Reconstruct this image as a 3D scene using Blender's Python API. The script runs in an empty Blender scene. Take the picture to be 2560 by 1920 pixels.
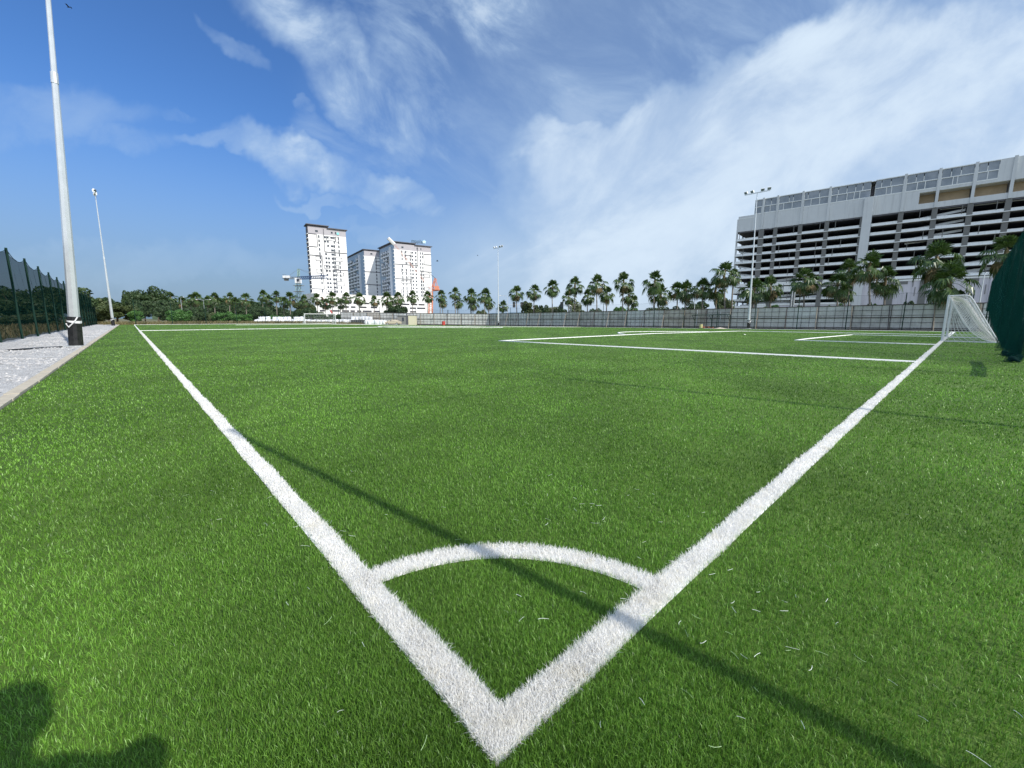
import bpy, bmesh, math, random
import numpy as np
from mathutils import Vector, Matrix
R = math.radians
SC = bpy.context.scene
COL = SC.collection

# ------------------------------------------------------------------ camera, sky, sun
PITCH = R(9.03); EYE = 1.223; FPX = 1032.0
cam_d = bpy.data.cameras.new("camera"); cam = bpy.data.objects.new("camera", cam_d); COL.objects.link(cam)
cam.location = (0, 0, EYE); cam.rotation_euler = (R(90) - PITCH, 0, 0)
cam_d.sensor_width = 36; cam_d.lens = FPX / 2560 * 36; cam_d.clip_start = .05; cam_d.clip_end = 6000
SC.camera = cam

SUN_H = Vector((.775, -.632)); SUN_EL = R(37)
SUN = Vector((SUN_H.x * math.cos(SUN_EL), SUN_H.y * math.cos(SUN_EL), math.sin(SUN_EL))).normalized()
sd = bpy.data.lights.new("sun", 'SUN'); sd.energy = 4.0; sd.angle = R(.6); sd.color = (1, .955, .88)
so = bpy.data.objects.new("sun", sd); COL.objects.link(so); so.rotation_euler = SUN.to_track_quat('Z', 'Y').to_euler()
SC.view_settings.view_transform = 'Standard'; SC.view_settings.look = 'None'
SC.view_settings.exposure = 0.15; SC.view_settings.gamma = 1

def nd(nt, t, **k):
    n = nt.nodes.new(t)
    for a, b in k.items():
        if a == 'ins':
            for i, v in b.items(): n.inputs[i].default_value = v
        else: setattr(n, a, b)
    return n

def build_world():
    w = bpy.data.worlds.new("World"); SC.world = w; w.use_nodes = True
    nt = w.node_tree; nt.nodes.clear(); L = nt.links.new
    out = nd(nt, 'ShaderNodeOutputWorld'); bg = nd(nt, 'ShaderNodeBackground'); bg.inputs[1].default_value = .1
    L(bg.outputs[0], out.inputs[0])
    sky = nd(nt, 'ShaderNodeTexSky', sky_type='NISHITA'); sky.sun_disc = False
    sky.sun_elevation = SUN_EL; sky.sun_rotation = math.atan2(SUN_H.x, SUN_H.y)
    sky.air_density = 1.0; sky.dust_density = 1.2; sky.ozone_density = 3.0; sky.altitude = 20
    tint = nd(nt, 'ShaderNodeMix', data_type='RGBA', blend_type='MULTIPLY'); tint.inputs[0].default_value = 1
    tint.inputs[7].default_value = SKY_TINT; L(sky.outputs[0], tint.inputs[6])
    tc = nd(nt, 'ShaderNodeTexCoord'); sp = nd(nt, 'ShaderNodeSeparateXYZ'); L(tc.outputs['Generated'], sp.inputs[0])
    def M(op, a, b=None, c=None, clamp=False):
        n = nd(nt, 'ShaderNodeMath', operation=op, use_clamp=clamp)
        for i, v in enumerate((a, b, c)):
            if v is None: continue
            if isinstance(v, (int, float)): n.inputs[i].default_value = v
            else: L(v, n.inputs[i])
        return n.outputs[0]
    y = M('MAXIMUM', sp.outputs[1], .12)
    u = M('DIVIDE', sp.outputs[0], y); v = M('DIVIDE', sp.outputs[2], y)
    def noise(su, sv, ang, scale, detail=8, rough=.58, dist=0., off=0.):
        ca, sa = math.cos(ang), math.sin(ang)
        a = M('ADD', M('MULTIPLY', u, ca * su), M('MULTIPLY', v, sa * su))
        b = M('ADD', M('MULTIPLY', u, -sa * sv), M('MULTIPLY', v, ca * sv))
        cx = nd(nt, 'ShaderNodeCombineXYZ'); L(a, cx.inputs[0]); L(b, cx.inputs[1]); cx.inputs[2].default_value = off
        n = nd(nt, 'ShaderNodeTexNoise'); L(cx.outputs[0], n.inputs['Vector'])
        n.inputs['Scale'].default_value = scale; n.inputs['Detail'].default_value = detail
        n.inputs['Roughness'].default_value = rough; n.inputs['Distortion'].default_value = dist
        return n.outputs[0]
    def sm(x, lo, hi):
        n = nd(nt, 'ShaderNodeMapRange', interpolation_type='SMOOTHERSTEP')
        L(x, n.inputs[0]); n.inputs[1].default_value = lo; n.inputs[2].default_value = hi
        n.inputs[3].default_value = 0; n.inputs[4].default_value = 1
        return n.outputs[0]
    # domain warp so that the cloud outlines are ragged
    w1 = M('MULTIPLY', M('SUBTRACT', noise(1, 1, 0, 3.2, 5, .55, 0, 3.1), .5), .42)
    w2 = M('MULTIPLY', M('SUBTRACT', noise(1, 1, 0, 3.6, 5, .55, 0, 8.7), .5), .34)
    uw = M('ADD', u, w1); vw = M('ADD', v, w2)
    def blob(u0, v0, deg, a, b, lo=0., hi=1.):
        ca, sa = math.cos(R(deg)), math.sin(R(deg))
        du = M('SUBTRACT', uw, u0); dv = M('SUBTRACT', vw, v0)
        p = M('ADD', M('MULTIPLY', du, ca / a), M('MULTIPLY', dv, sa / a))
        q = M('ADD', M('MULTIPLY', du, -sa / b), M('MULTIPLY', dv, ca / b))
        r2 = M('ADD', M('MULTIPLY', p, p), M('MULTIPLY', q, q))
        return sm(M('SUBTRACT', 1.0, r2), lo, hi)
    nA = noise(1, 2.0, R(28), 2.6, 9, .6, .35, 1.0)      # streaks rising to the right
    nB = noise(1, 1.9, R(-32), 3.1, 9, .62, .5, 5.0)     # streaks falling to the right
    nC = noise(1, 1.3, R(15), 7.5, 8, .62, .3, 9.0)      # fine tufts
    nAs = sm(nA, .28, .74); nBs = sm(nB, .30, .74); nCs = sm(nC, .30, .72)
    def add(x, y_): return M('ADD', x, y_)
    # the big bank on the right: everything below a ragged diagonal edge
    edge = M('SUBTRACT', M('ADD', M('SUBTRACT', M('MULTIPLY', uw, .62), M('MULTIPLY', M('MULTIPLY', uw, uw), .29)), .40), vw)
    bank = M('MULTIPLY', sm(edge, -.08, .16), sm(uw, -.30, .14))
    lowcover = M('MULTIPLY', sm(v, .40, .12), sm(uw, -.50, .02))
    body = M('ADD', M('MULTIPLY', nAs, .24), M('MULTIPLY', nCs, .08))
    d = M('MULTIPLY', bank, M('ADD', body, .68))
    d = M('MAXIMUM', d, M('MULTIPLY', sm(uw, -.62, .25), M('ADD', M('MULTIPLY', nBs, .36), .28)))
    d = M('MAXIMUM', d, M('MULTIPLY', lowcover, M('ADD', M('MULTIPLY', nAs, .20), .62)))
    rim = M('MULTIPLY', blob(.50, .51, 19, .75, .12), M('ADD', M('MULTIPLY', nAs, .34), .66))
    d = M('MAXIMUM', d, rim)
    for (u0, v0, deg, a, b, k, nn) in (
            (-.36, .55, -47, .32, .12, .72, nBs), (-.16, .50, -60, .16, .10, .62, nBs), (-.05, .62, -25, .50, .16, .60, nBs),
            (-.38, .315, -13, .36, .062, .74, nAs), (-.16, .262, -14, .18, .035, .75, nAs), (-.62, .365, -5, .22, .03, .40, nAs), (-.33, .37, -8, .22, .07, .42, nBs),
            (.10, .70, 20, .6, .18, .72, nBs), (.38, .72, 30, .34, .12, .50, nBs), (.55, .74, 10, .3, .1, .25, nBs),
            (-1.10, .44, 4, .34, .08, .34, nAs), (-.95, .40, -8, .25, .05, .22, nCs), (-.62, .60, -45, .12, .035, .30, nBs),
            (-.80, .46, -8, .10, .02, .25, nCs), (-.46, .43, 10, .06, .02, .2, nCs), (-.40, .255, -6, .16, .018, .38, nAs), (-.28, .20, -3, .2, .018, .35, nAs),
            (-1.0, .11, 0, .7, .06, .22, nAs), (.0, .37, -5, .14, .06, .5, nCs), (.03, .29, 0, .26, .12, .42, nCs)):
        d = M('MAXIMUM', d, M('MULTIPLY', blob(u0, v0, deg, a, b, 0, .9), M('MULTIPLY', M('ADD', nn, .12), k)))
    d = M('MULTIPLY', d, sm(sp.outputs[1], .02, .25), clamp=True)
    back = sm(sp.outputs[1], .12, -.25)
    # thin haze close to the horizon
    hz = M('MULTIPLY', sm(sp.outputs[2], .42, -.04), .86)
    m1 = nd(nt, 'ShaderNodeMix', data_type='RGBA'); L(hz, m1.inputs[0]); L(tint.outputs[2], m1.inputs[6]); m1.inputs[7].default_value = (2.5, 3.4, 4.6, 1)
    cc = nd(nt, 'ShaderNodeMix', data_type='RGBA'); L(sm(d, .45, .95), cc.inputs[0])
    cc.inputs[6].default_value = CLOUD_A; cc.inputs[7].default_value = CLOUD_B
    m2 = nd(nt, 'ShaderNodeMix', data_type='RGBA'); L(d, m2.inputs[0]); L(m1.outputs[2], m2.inputs[6]); L(cc.outputs[2], m2.inputs[7])
    m3 = nd(nt, 'ShaderNodeMix', data_type='RGBA'); L(M('MULTIPLY', back, .85), m3.inputs[0]); L(m2.outputs[2], m3.inputs[6]); m3.inputs[7].default_value = (8.3, 9.6, 11.6, 1)   # bright sky behind the camera, added unseen as fill for shaded fronts
    L(m3.outputs[2], bg.inputs[0])
SKY_TINT = (.60, .95, 1.38, 1)
CLOUD_A = (4.25, 5.75, 7.7, 1); CLOUD_B = (6.3, 7.5, 8.8, 1)
build_world()

# ------------------------------------------------------------------ survey of the place
ANG = R(42.535)                                   # the pitch lies turned: touch line goes left, goal line goes right
TD = np.array([-math.sin(ANG), math.cos(ANG)]); GD = np.array([math.cos(ANG), math.sin(ANG)]); CT, CG = -.814, -.696
def xy(t, g):
    v = (t - CT) * TD + (g - CG) * GD
    return float(v[0]), float(v[1])
def tg(x, y): return x * TD[0] + y * TD[1] + CT, x * GD[0] + y * GD[1] + CG
def zs(t, g):
    t = min(max(t, 0), 115); g = min(max(g, 0), 80)
    return -.0076 * max(g - 30, 0) * (1 + .018 * t)
def zxy(x, y): return zs(*tg(x, y))
def P(t, g, z=0.): x, y = xy(t, g); return Vector((x, y, zs(t, g) + z))
def ray(px, py):
    a = (px - 1280) / FPX; b = (960 - py) / FPX
    return a, math.cos(PITCH) + b * math.sin(PITCH), -math.sin(PITCH) + b * math.cos(PITCH)
def at(px, py, Y):                                # survey of the photograph: the point at range Y seen at a pixel
    a, b, c = ray(px, py); s = Y / b
    return Vector((a * s, Y, EYE + c * s))
def gp(px, py):
    a, b, c = ray(px, py); z = 0
    for _ in range(60):
        s = (z - EYE) / c; z = .5 * z + .5 * zxy(a * s, b * s)
    return Vector((a * s, b * s, z))

# ------------------------------------------------------------------ helpers
def setp(o, label=None, cat=None, group=None, kind=None):
    if label: o['label'] = label
    if cat: o['category'] = cat
    if group: o['group'] = group
    if kind: o['kind'] = kind
    return o
class MB:
    def __init__(s): s.v = []; s.f = []; s.m = []
    def add(s, vs, fs, m=0):
        b = len(s.v); s.v += [tuple(v) for v in vs]; s.f += [tuple(i + b for i in f) for f in fs]; s.m += [m] * len(fs); return s
    def hexa(s, o, a, b, c, m=0):
        o, a, b, c = map(Vector, (o, a, b, c))
        vs = [o, o + a, o + a + b, o + b, o + c, o + a + c, o + a + b + c, o + b + c]
        if a.cross(b).dot(c) < 0: vs = vs[4:] + vs[:4]
        return s.add(vs, [(3, 2, 1, 0), (4, 5, 6, 7), (0, 1, 5, 4), (1, 2, 6, 5), (2, 3, 7, 6), (3, 0, 4, 7)], m)
    def box(s, c, d, rz=0, m=0):
        c = Vector(c); q = Matrix.Rotation(rz, 3, 'Z'); a, b, e = q @ Vector((d[0], 0, 0)), q @ Vector((0, d[1], 0)), Vector((0, 0, d[2]))
        return s.hexa(c - a / 2 - b / 2 - e / 2, a, b, e, m)
    def tube(s, pts, rs, n=6, m=0, cap=True):
        pts = [Vector(p) for p in pts]
        if not isinstance(rs, (list, tuple)): rs = [rs] * len(pts)
        rings = []; up = None
        for i, p in enumerate(pts):
            d = (pts[min(i + 1, len(pts) - 1)] - pts[max(i - 1, 0)]).normalized()
            if up is None: up = Vector((0, 0, 1)) if abs(d.z) < .9 else Vector((1, 0, 0))
            a = d.cross(up).normalized(); b = a.cross(d).normalized(); up = b
            rings.append([p + (a * math.cos(k * 2 * math.pi / n) + b * math.sin(k * 2 * math.pi / n)) * rs[i] for k in range(n)])
        vs = [v for r_ in rings for v in r_]; fs = []
        for i in range(len(pts) - 1):
            for k in range(n):
                fs.append((i * n + k, (i + 1) * n + k, (i + 1) * n + (k + 1) % n, i * n + (k + 1) % n))
        if cap: fs += [tuple(range(n)), tuple((len(pts) - 1) * n + k for k in reversed(range(n)))]
        return s.add(vs, fs, m)
    def build(s, name, mats, parent=None, smooth=False):
        me = bpy.data.meshes.new(name)
        off = parent_world(parent) if parent else Vector((0, 0, 0))
        vs = s.v if parent is None else [(v[0] - off.x, v[1] - off.y, v[2] - off.z) for v in s.v]
        me.from_pydata(vs, [], s.f)
        for m in (mats if isinstance(mats, (list, tuple)) else [mats]): me.materials.append(m)
        if any(s.m): me.polygons.foreach_set('material_index', s.m)
        if smooth: me.polygons.foreach_set('use_smooth', [True] * len(s.f))
        me.update()
        o = bpy.data.objects.new(name, me); COL.objects.link(o)
        if parent: o.parent = parent
        return o
def parent_world(o):
    p = Vector(o.location)
    while o.parent: o = o.parent; p = p + Vector(o.location)
    return p
def thing(name, loc, label, cat, group=None, rz=0):
    e = bpy.data.objects.new(name, None); COL.objects.link(e); e.location = loc; e.rotation_euler = (0, 0, rz)
    e.empty_display_size = .2
    return setp(e, label, cat, group)
def copy_tree(o, parent=None):
    c = o.copy(); COL.objects.link(c); c.parent = parent
    for ch in list(o.children): copy_tree(ch, c)
    return c
def inst(src, parent, loc, rz=0, scale=None, name=None):
    c = src.copy(); COL.objects.link(c); c.parent = parent; c.location = loc; c.rotation_euler = (0, 0, rz)
    if scale: c.scale = scale
    return c
def npmesh(name, verts, quads, tris, mat, attr=None, midx=None):
    me = bpy.data.meshes.new(name); nv = len(verts); nq = len(quads); ntr = len(tris)
    me.vertices.add(nv); me.vertices.foreach_set('co', verts.astype(np.float32).ravel())
    me.loops.add(nq * 4 + ntr * 3)
    me.loops.foreach_set('vertex_index', np.concatenate([quads.ravel(), tris.ravel()]).astype(np.int32))
    me.polygons.add(nq + ntr)
    st = np.concatenate([np.arange(nq) * 4, nq * 4 + np.arange(ntr) * 3]).astype(np.int32)
    me.polygons.foreach_set('loop_start', st)
    if attr is not None:
        a = me.attributes.new('rnd', 'FLOAT', 'POINT'); a.data.foreach_set('value', attr.astype(np.float32))
    for m in (mat if isinstance(mat, (list, tuple)) else [mat]): me.materials.append(m)
    if midx is not None: me.polygons.foreach_set('material_index', midx.astype(np.int32))
    me.update(calc_edges=True)
    return me

# ------------------------------------------------------------------ materials
def mat(name, col, rough=.6, metal=0., noise=None, bump=None, spec=None, transl=0., alpha=None, streak=None):
    """noise=(scale, amount, second colour) mottles the colour; bump=(scale, strength)."""
    m = bpy.data.materials.new(name); m.use_nodes = True; nt = m.node_tree; L = nt.links.new
    bs = nt.nodes['Principled BSDF']; out = nt.nodes['Material Output']
    bs.inputs['Base Color'].default_value = (*col, 1); bs.inputs['Roughness'].default_value = rough; bs.inputs['Metallic'].default_value = metal
    if spec is not None: bs.inputs['Specular IOR Level'].default_value = spec
    geo = nd(nt, 'ShaderNodeNewGeometry')
    if noise:
        n = nd(nt, 'ShaderNodeTexNoise', ins={'Scale': noise[0], 'Detail': 6., 'Roughness': .6}); L(geo.outputs['Position'], n.inputs['Vector'])
        mr = nd(nt, 'ShaderNodeMapRange'); L(n.outputs[0], mr.inputs[0]); mr.inputs[1].default_value = .33; mr.inputs[2].default_value = .67
        mr.inputs[4].default_value = noise[1]
        mx = nd(nt, 'ShaderNodeMix', data_type='RGBA'); L(mr.outputs[0], mx.inputs[0]); mx.inputs[6].default_value = (*col, 1); mx.inputs[7].default_value = (*noise[2], 1)
        if streak:                                # rain streaks running down the face
            mp = nd(nt, 'ShaderNodeMapping', ins={'Scale': (1.1, 1.1, .06)}); L(geo.outputs['Position'], mp.inputs[0])
            n3 = nd(nt, 'ShaderNodeTexNoise', ins={'Scale': streak[0], 'Detail': 7., 'Roughness': .7}); L(mp.outputs[0], n3.inputs['Vector'])
            r3 = nd(nt, 'ShaderNodeMapRange'); L(n3.outputs[0], r3.inputs[0]); r3.inputs[1].default_value = .5; r3.inputs[2].default_value = .75; r3.inputs[4].default_value = streak[1]
            m3 = nd(nt, 'ShaderNodeMix', data_type='RGBA'); L(r3.outputs[0], m3.inputs[0]); L(mx.outputs[2], m3.inputs[6]); m3.inputs[7].default_value = (*[c * .62 for c in col], 1); mx = m3
        L(mx.outputs[2], bs.inputs['Base Color'])
    if bump:
        n = nd(nt, 'ShaderNodeTexNoise', ins={'Scale': bump[0], 'Detail': 5.}); L(geo.outputs['Position'], n.inputs['Vector'])
        b = nd(nt, 'ShaderNodeBump', ins={'Strength': bump[1], 'Distance': .02}); L(n.outputs[0], b.inputs['Height']); L(b.outputs[0], bs.inputs['Normal'])
    sh = bs.outputs[0]
    if transl:
        t = nd(nt, 'ShaderNodeBsdfTranslucent'); t.inputs[0].default_value = (*col, 1)
        if noise: L(mx.outputs[2], t.inputs[0])
        ms = nd(nt, 'ShaderNodeMixShader'); ms.inputs[0].default_value = transl; L(sh, ms.inputs[1]); L(t.outputs[0], ms.inputs[2]); sh = ms.outputs[0]
    if alpha is not None:
        t = nd(nt, 'ShaderNodeBsdfTransparent'); ms = nd(nt, 'ShaderNodeMixShader'); ms.inputs[0].default_value = alpha
        L(t.outputs[0], ms.inputs[1]); L(sh, ms.inputs[2]); sh = ms.outputs[0]
    if sh != bs.outputs[0]: L(sh, out.inputs[0])
    return m

def blade_mat(name, c1, c2, c3, rough, transl, patch, stain=None):
    m = bpy.data.materials.new(name); m.use_nodes = True; nt = m.node_tree; L = nt.links.new
    bs = nt.nodes['Principled BSDF']; out = nt.nodes['Material Output']
    at_ = nd(nt, 'ShaderNodeAttribute', attribute_name='rnd'); geo = nd(nt, 'ShaderNodeNewGeometry')
    cr = nd(nt, 'ShaderNodeValToRGB'); cr.color_ramp.elements[0].color = (*c1, 1); cr.color_ramp.elements[1].color = (*c3, 1)
    e = cr.color_ramp.elements.new(.6); e.color = (*c2, 1); L(at_.outputs['Fac'], cr.inputs[0])
    n = nd(nt, 'ShaderNodeTexNoise', ins={'Scale': patch[0], 'Detail': 4.}); L(geo.outputs['Position'], n.inputs['Vector'])
    mr = nd(nt, 'ShaderNodeMapRange'); L(n.outputs[0], mr.inputs[0]); mr.inputs[1].default_value = .35; mr.inputs[2].default_value = .65
    mr.inputs[3].default_value = patch[1]; mr.inputs[4].default_value = patch[2]
    mx = nd(nt, 'ShaderNodeMix', data_type='RGBA', blend_type='MULTIPLY'); mx.inputs[0].default_value = 1; L(cr.outputs[0], mx.inputs[6])
    L(mr.outputs[0], mx.inputs[7])
    if stain:                                     # trodden-in dirt on the tufts
        n2 = nd(nt, 'ShaderNodeTexNoise', ins={'Scale': stain[0], 'Detail': 7., 'Roughness': .65}); L(geo.outputs['Position'], n2.inputs['Vector'])
        r2 = nd(nt, 'ShaderNodeMapRange'); L(n2.outputs[0], r2.inputs[0]); r2.inputs[1].default_value = .55; r2.inputs[2].default_value = .74; r2.inputs[4].default_value = stain[1]
        m2 = nd(nt, 'ShaderNodeMix', data_type='RGBA'); L(r2.outputs[0], m2.inputs[0]); L(mx.outputs[2], m2.inputs[6]); m2.inputs[7].default_value = (*stain[2], 1); mx = m2
    L(mx.outputs[2], bs.inputs['Base Color']); bs.inputs['Roughness'].default_value = rough; bs.inputs['Specular IOR Level'].default_value = .45
    t = nd(nt, 'ShaderNodeBsdfTranslucent'); L(mx.outputs[2], t.inputs[0])
    ms = nd(nt, 'ShaderNodeMixShader'); ms.inputs[0].default_value = transl; L(bs.outputs[0], ms.inputs[1]); L(t.outputs[0], ms.inputs[2])
    L(ms.outputs[0], out.inputs[0])
    return m

def turf_mat():
    m = bpy.data.materials.new("turf_sheet"); m.use_nodes = True; nt = m.node_tree; L = nt.links.new
    bs = nt.nodes['Principled BSDF']; geo = nd(nt, 'ShaderNodeNewGeometry')
    mp = nd(nt, 'ShaderNodeMapping', ins={'Rotation': (0, 0, ANG), 'Scale': (1, 1, 1)}); L(geo.outputs['Position'], mp.inputs[0])
    def nz(sc, det, scale=(1, 1, 1)):
        a = nd(nt, 'ShaderNodeMapping', ins={'Rotation': (0, 0, -ANG), 'Scale': scale}); L(geo.outputs['Position'], a.inputs[0])
        n = nd(nt, 'ShaderNodeTexNoise', ins={'Scale': sc, 'Detail': det, 'Roughness': .62}); L(a.outputs[0], n.inputs['Vector']); return n.outputs[0]
    big = nz(.35, 5, (1, .25, 1)); mid = nz(3.5, 6); fine = nz(60, 3)
    s = nd(nt, 'ShaderNodeMath', operation='ADD'); L(big, s.inputs[0])
    k = nd(nt, 'ShaderNodeMath', operation='MULTIPLY'); L(mid, k.inputs[0]); k.inputs[1].default_value = .8; L(k.outputs[0], s.inputs[1])
    s2 = nd(nt, 'ShaderNodeMath', operation='ADD'); L(s.outputs[0], s2.inputs[0]); k2 = nd(nt, 'ShaderNodeMath', operation='MULTIPLY'); L(fine, k2.inputs[0]); k2.inputs[1].default_value = .7; L(k2.outputs[0], s2.inputs[1])
    mr = nd(nt, 'ShaderNodeMapRange'); L(s2.outputs[0], mr.inputs[0]); mr.inputs[1].default_value = .85; mr.inputs[2].default_value = 1.65
    cr = nd(nt, 'ShaderNodeValToRGB'); L(mr.outputs[0], cr.inputs[0])
    cr.color_ramp.elements[0].color = (*TURF_LO, 1); cr.color_ramp.elements[1].color = (*TURF_HI, 1)
    L(cr.outputs[0], bs.inputs['Base Color']); bs.inputs['Roughness'].default_value = .75; bs.inputs['Specular IOR Level'].default_value = .25
    b = nd(nt, 'ShaderNodeBump', ins={'Strength': .5, 'Distance': .02}); L(fine, b.inputs['Height']); L(b.outputs[0], bs.inputs['Normal'])
    return m
TURF_LO = (.030, .068, .009); TURF_HI = (.14, .23, .040)
M_turf = turf_mat()
M_blade = blade_mat("turf_blades", (.032, .098, .008), (.205, .415, .055), (.34, .56, .14), .40, .34, (.5, .66, 1.2))
M_white_blade = blade_mat("white_blades", (.93, .90, .80), (.97, .96, .94), (1., .99, .96), .6, .42, (3.0, .93, 1.0), (4.5, .38, (.74, .67, .48)))
M_white_line = mat("white_line", (.93, .92, .89), .8, noise=(40, .5, (.80, .80, .78)))
M_dirt = mat("dirt", (.20, .15, .085), .95, noise=(.35, 1, (.10, .13, .045)), bump=(3, .5))
M_drygrass = mat("dry_grass", (.26, .21, .10), .95, noise=(.5, 1, (.14, .16, .06)), bump=(6, .6))
M_kerb = mat("kerb_stone", (.60, .54, .42), .8, noise=(6, .7, (.45, .39, .30)), bump=(30, .2))
M_galv = mat("galvanised_steel", (.62, .65, .66), .42, .55, noise=(2.2, .8, (.74, .76, .76)), bump=(30, .04))
M_pwhite = mat("white_paint", (.80, .80, .80), .35, noise=(5, .4, (.68, .68, .67)))
M_black = mat("black_plastic", (.012, .013, .014), .25, noise=(8, .5, (.04, .04, .04)))
M_gpost = mat("green_post", (.008, .032, .022), .6, spec=.2)
M_net = mat("green_net", (.002, .022, .018), .9, spec=0., alpha=.30, noise=(1.6, 1, (.006, .036, .032)))
M_netL = mat("green_net_dense", (.004, .022, .018), .9, spec=0., alpha=.74, noise=(.5, .8, (.004, .018, .016)))
M_netfaint = mat("thin_net", (.03, .06, .05), .8, alpha=.07)
M_rope = mat("rope", (.006, .03, .026), .9, spec=.1)
M_goalnet = mat("white_net", (.80, .80, .78), .7)
M_gravelwhite = mat("gravel_stone", (.70, .68, .65), .9, noise=(12, 1, (.40, .39, .38)))
M_conc = mat("pale_render", (.63, .66, .67), .8, noise=(.35, .7, (.57, .60, .615)), streak=(1.3, .6), bump=(4, .05))
M_conc2 = mat("grey_lower_wall", (.60, .59, .64), .85, noise=(.25, .8, (.52, .52, .57)), streak=(1.1, .7))
M_band = mat("parapet_paint", (.80, .83, .82), .7, noise=(.4, .6, (.73, .76, .75)), streak=(1.6, .5))
M_dcol = mat("dark_column", (.155, .16, .155), .8, noise=(.6, .6, (.19, .19, .185)))
M_soffit = mat("shaded_soffit", (.15, .155, .185), .9)  # deck slabs coloured darker than the outer concrete to carry their shade
M_dark = mat("shaded_interior", (.038, .042, .062), .95, noise=(.3, 1, (.06, .055, .06)))  # shade inside the open parking levels put into the colour
M_beige = mat("beige_lining", (.62, .50, .34), .85, noise=(.8, .7, (.50, .39, .26)))
M_glass = mat("grey_glass", (.16, .20, .24), .12, noise=(.25, 1, (.30, .34, .38)))
M_tw = mat("white_tower_paint", (.84, .83, .80), .7, noise=(.12, .6, (.78, .77, .75)))
M_tg = mat("grey_tower_paint", (.42, .40, .42), .7, noise=(.2, .5, (.37, .35, .37)))
M_trim = mat("charcoal_trim", (.10, .10, .115), .7)
M_win = mat("dark_window", (.055, .065, .08), .12)
M_frame = mat("window_frame", (.55, .55, .55), .5)
M_balc = mat("balcony_paint", (.74, .77, .80), .7, noise=(.3, .6, (.66, .70, .74)))
M_flank_shade = mat('shade_tinted_flank', (.32, .42, .53), .7, noise=(.3, .6, (.24, .33, .43)))  # blue-grey shade of the tower flanks put into the colour
M_rust = mat("rusty_frame", (.085, .052, .04), .8, noise=(2, 1, (.05, .05, .055)))
M_brace = mat("bamboo_brace", (.40, .33, .25), .8, noise=(3, 1, (.25, .20, .15)))
M_trunk = mat("palm_trunk", (.30, .27, .23), .9, noise=(4, 1, (.18, .15, .12)), bump=(20, .4))
M_palm = mat("palm_leaf", (.034, .080, .014), .36, noise=(1.2, 1, (.080, .130, .030)), transl=.22)
M_palmdry = mat("palm_dry_leaf", (.23, .16, .08), .8, noise=(1.2, 1, (.12, .11, .04)), transl=.2)
M_bark = mat("bark", (.16, .12, .09), .9, noise=(3, 1, (.10, .08, .06)))
M_leafs = [mat("leaf_dark", (.022, .055, .014), .6, noise=(.55, 1, (.060, .100, .030)), transl=.25),
           mat("leaf_olive", (.060, .090, .026), .6, noise=(.5, 1, (.110, .140, .050)), transl=.25),
           mat("leaf_bright", (.050, .150, .026), .55, noise=(.6, 1, (.10, .22, .045)), transl=.3),
           mat("leaf_pale", (.14, .17, .08), .6, noise=(.7, 1, (.22, .25, .13)), transl=.3)]
M_orange = mat("orange_steel", (.72, .27, .16), .5)
M_red = mat("red_paint", (.5, .06, .05), .5)
M_greensteel = mat("green_crane_steel", (.30, .42, .34), .5)
M_bluesteel = mat("blue_crane_steel", (.10, .17, .34), .5)
M_bag = mat("woven_bag", (.80, .80, .80), .75, noise=(2.2, .8, (.64, .66, .69)), bump=(5, .5))
M_beigecar = mat("beige_car_paint", (.55, .47, .36), .3)
M_tyre = mat("tyre", (.02, .02, .02), .8)
M_cream = mat("cream_panel", (.62, .58, .42), .7); M_cabgrey = mat("grey_panel", (.22, .22, .21), .7)
M_skin = mat("skin", (.42, .25, .17), .5); M_shirt = mat("shirt", (.10, .12, .2), .8); M_trous = mat("trousers", (.05, .05, .06), .8)
M_fibre = mat("pale_fibre", (.74, .80, .70), .4)
M_fibre_g = mat("pale_green_fibre", (.36, .52, .24), .4)

# ------------------------------------------------------------------ ground
def grid_sheet(name, ts, gs, off, m, kind='structure'):
    nt_, ng = len(ts), len(gs); v = np.zeros((nt_ * ng, 3)); k = 0
    for t in ts:
        for g in gs:
            x, y = xy(t, g); v[k] = (x, y, zs(t, g) + off); k += 1
    q = np.array([[i * ng + j, (i + 1) * ng + j, (i + 1) * ng + j + 1, i * ng + j + 1] for i in range(nt_ - 1) for j in range(ng - 1)])
    q = q[:, ::-1]
    me = npmesh(name, v, q, np.zeros((0, 3), int), m)
    o = bpy.data.objects.new(name, me); COL.objects.link(o); return setp(o, kind=kind)
far = [-3000, -1200, -500, -200, -100, -50]
grid_sheet('ground', far + list(range(-20, 116, 5)) + [140, 170, 250, 450, 900, 1800, 3500],
           far + list(range(-20, 86, 5)) + [100, 140, 250, 450, 900, 1800, 3500], -.06, M_dirt)
grid_sheet('pitch', list(np.arange(-6, 111, 3)) + [111.2], list(np.arange(-2.1, 73.6, 2.1)) + [73.8], 0, M_turf)
grid_sheet('dry_grass_verge', list(np.arange(111.4, 119, 2.5)), list(np.arange(-40, 60, 5)), -.02, M_drygrass)

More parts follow.
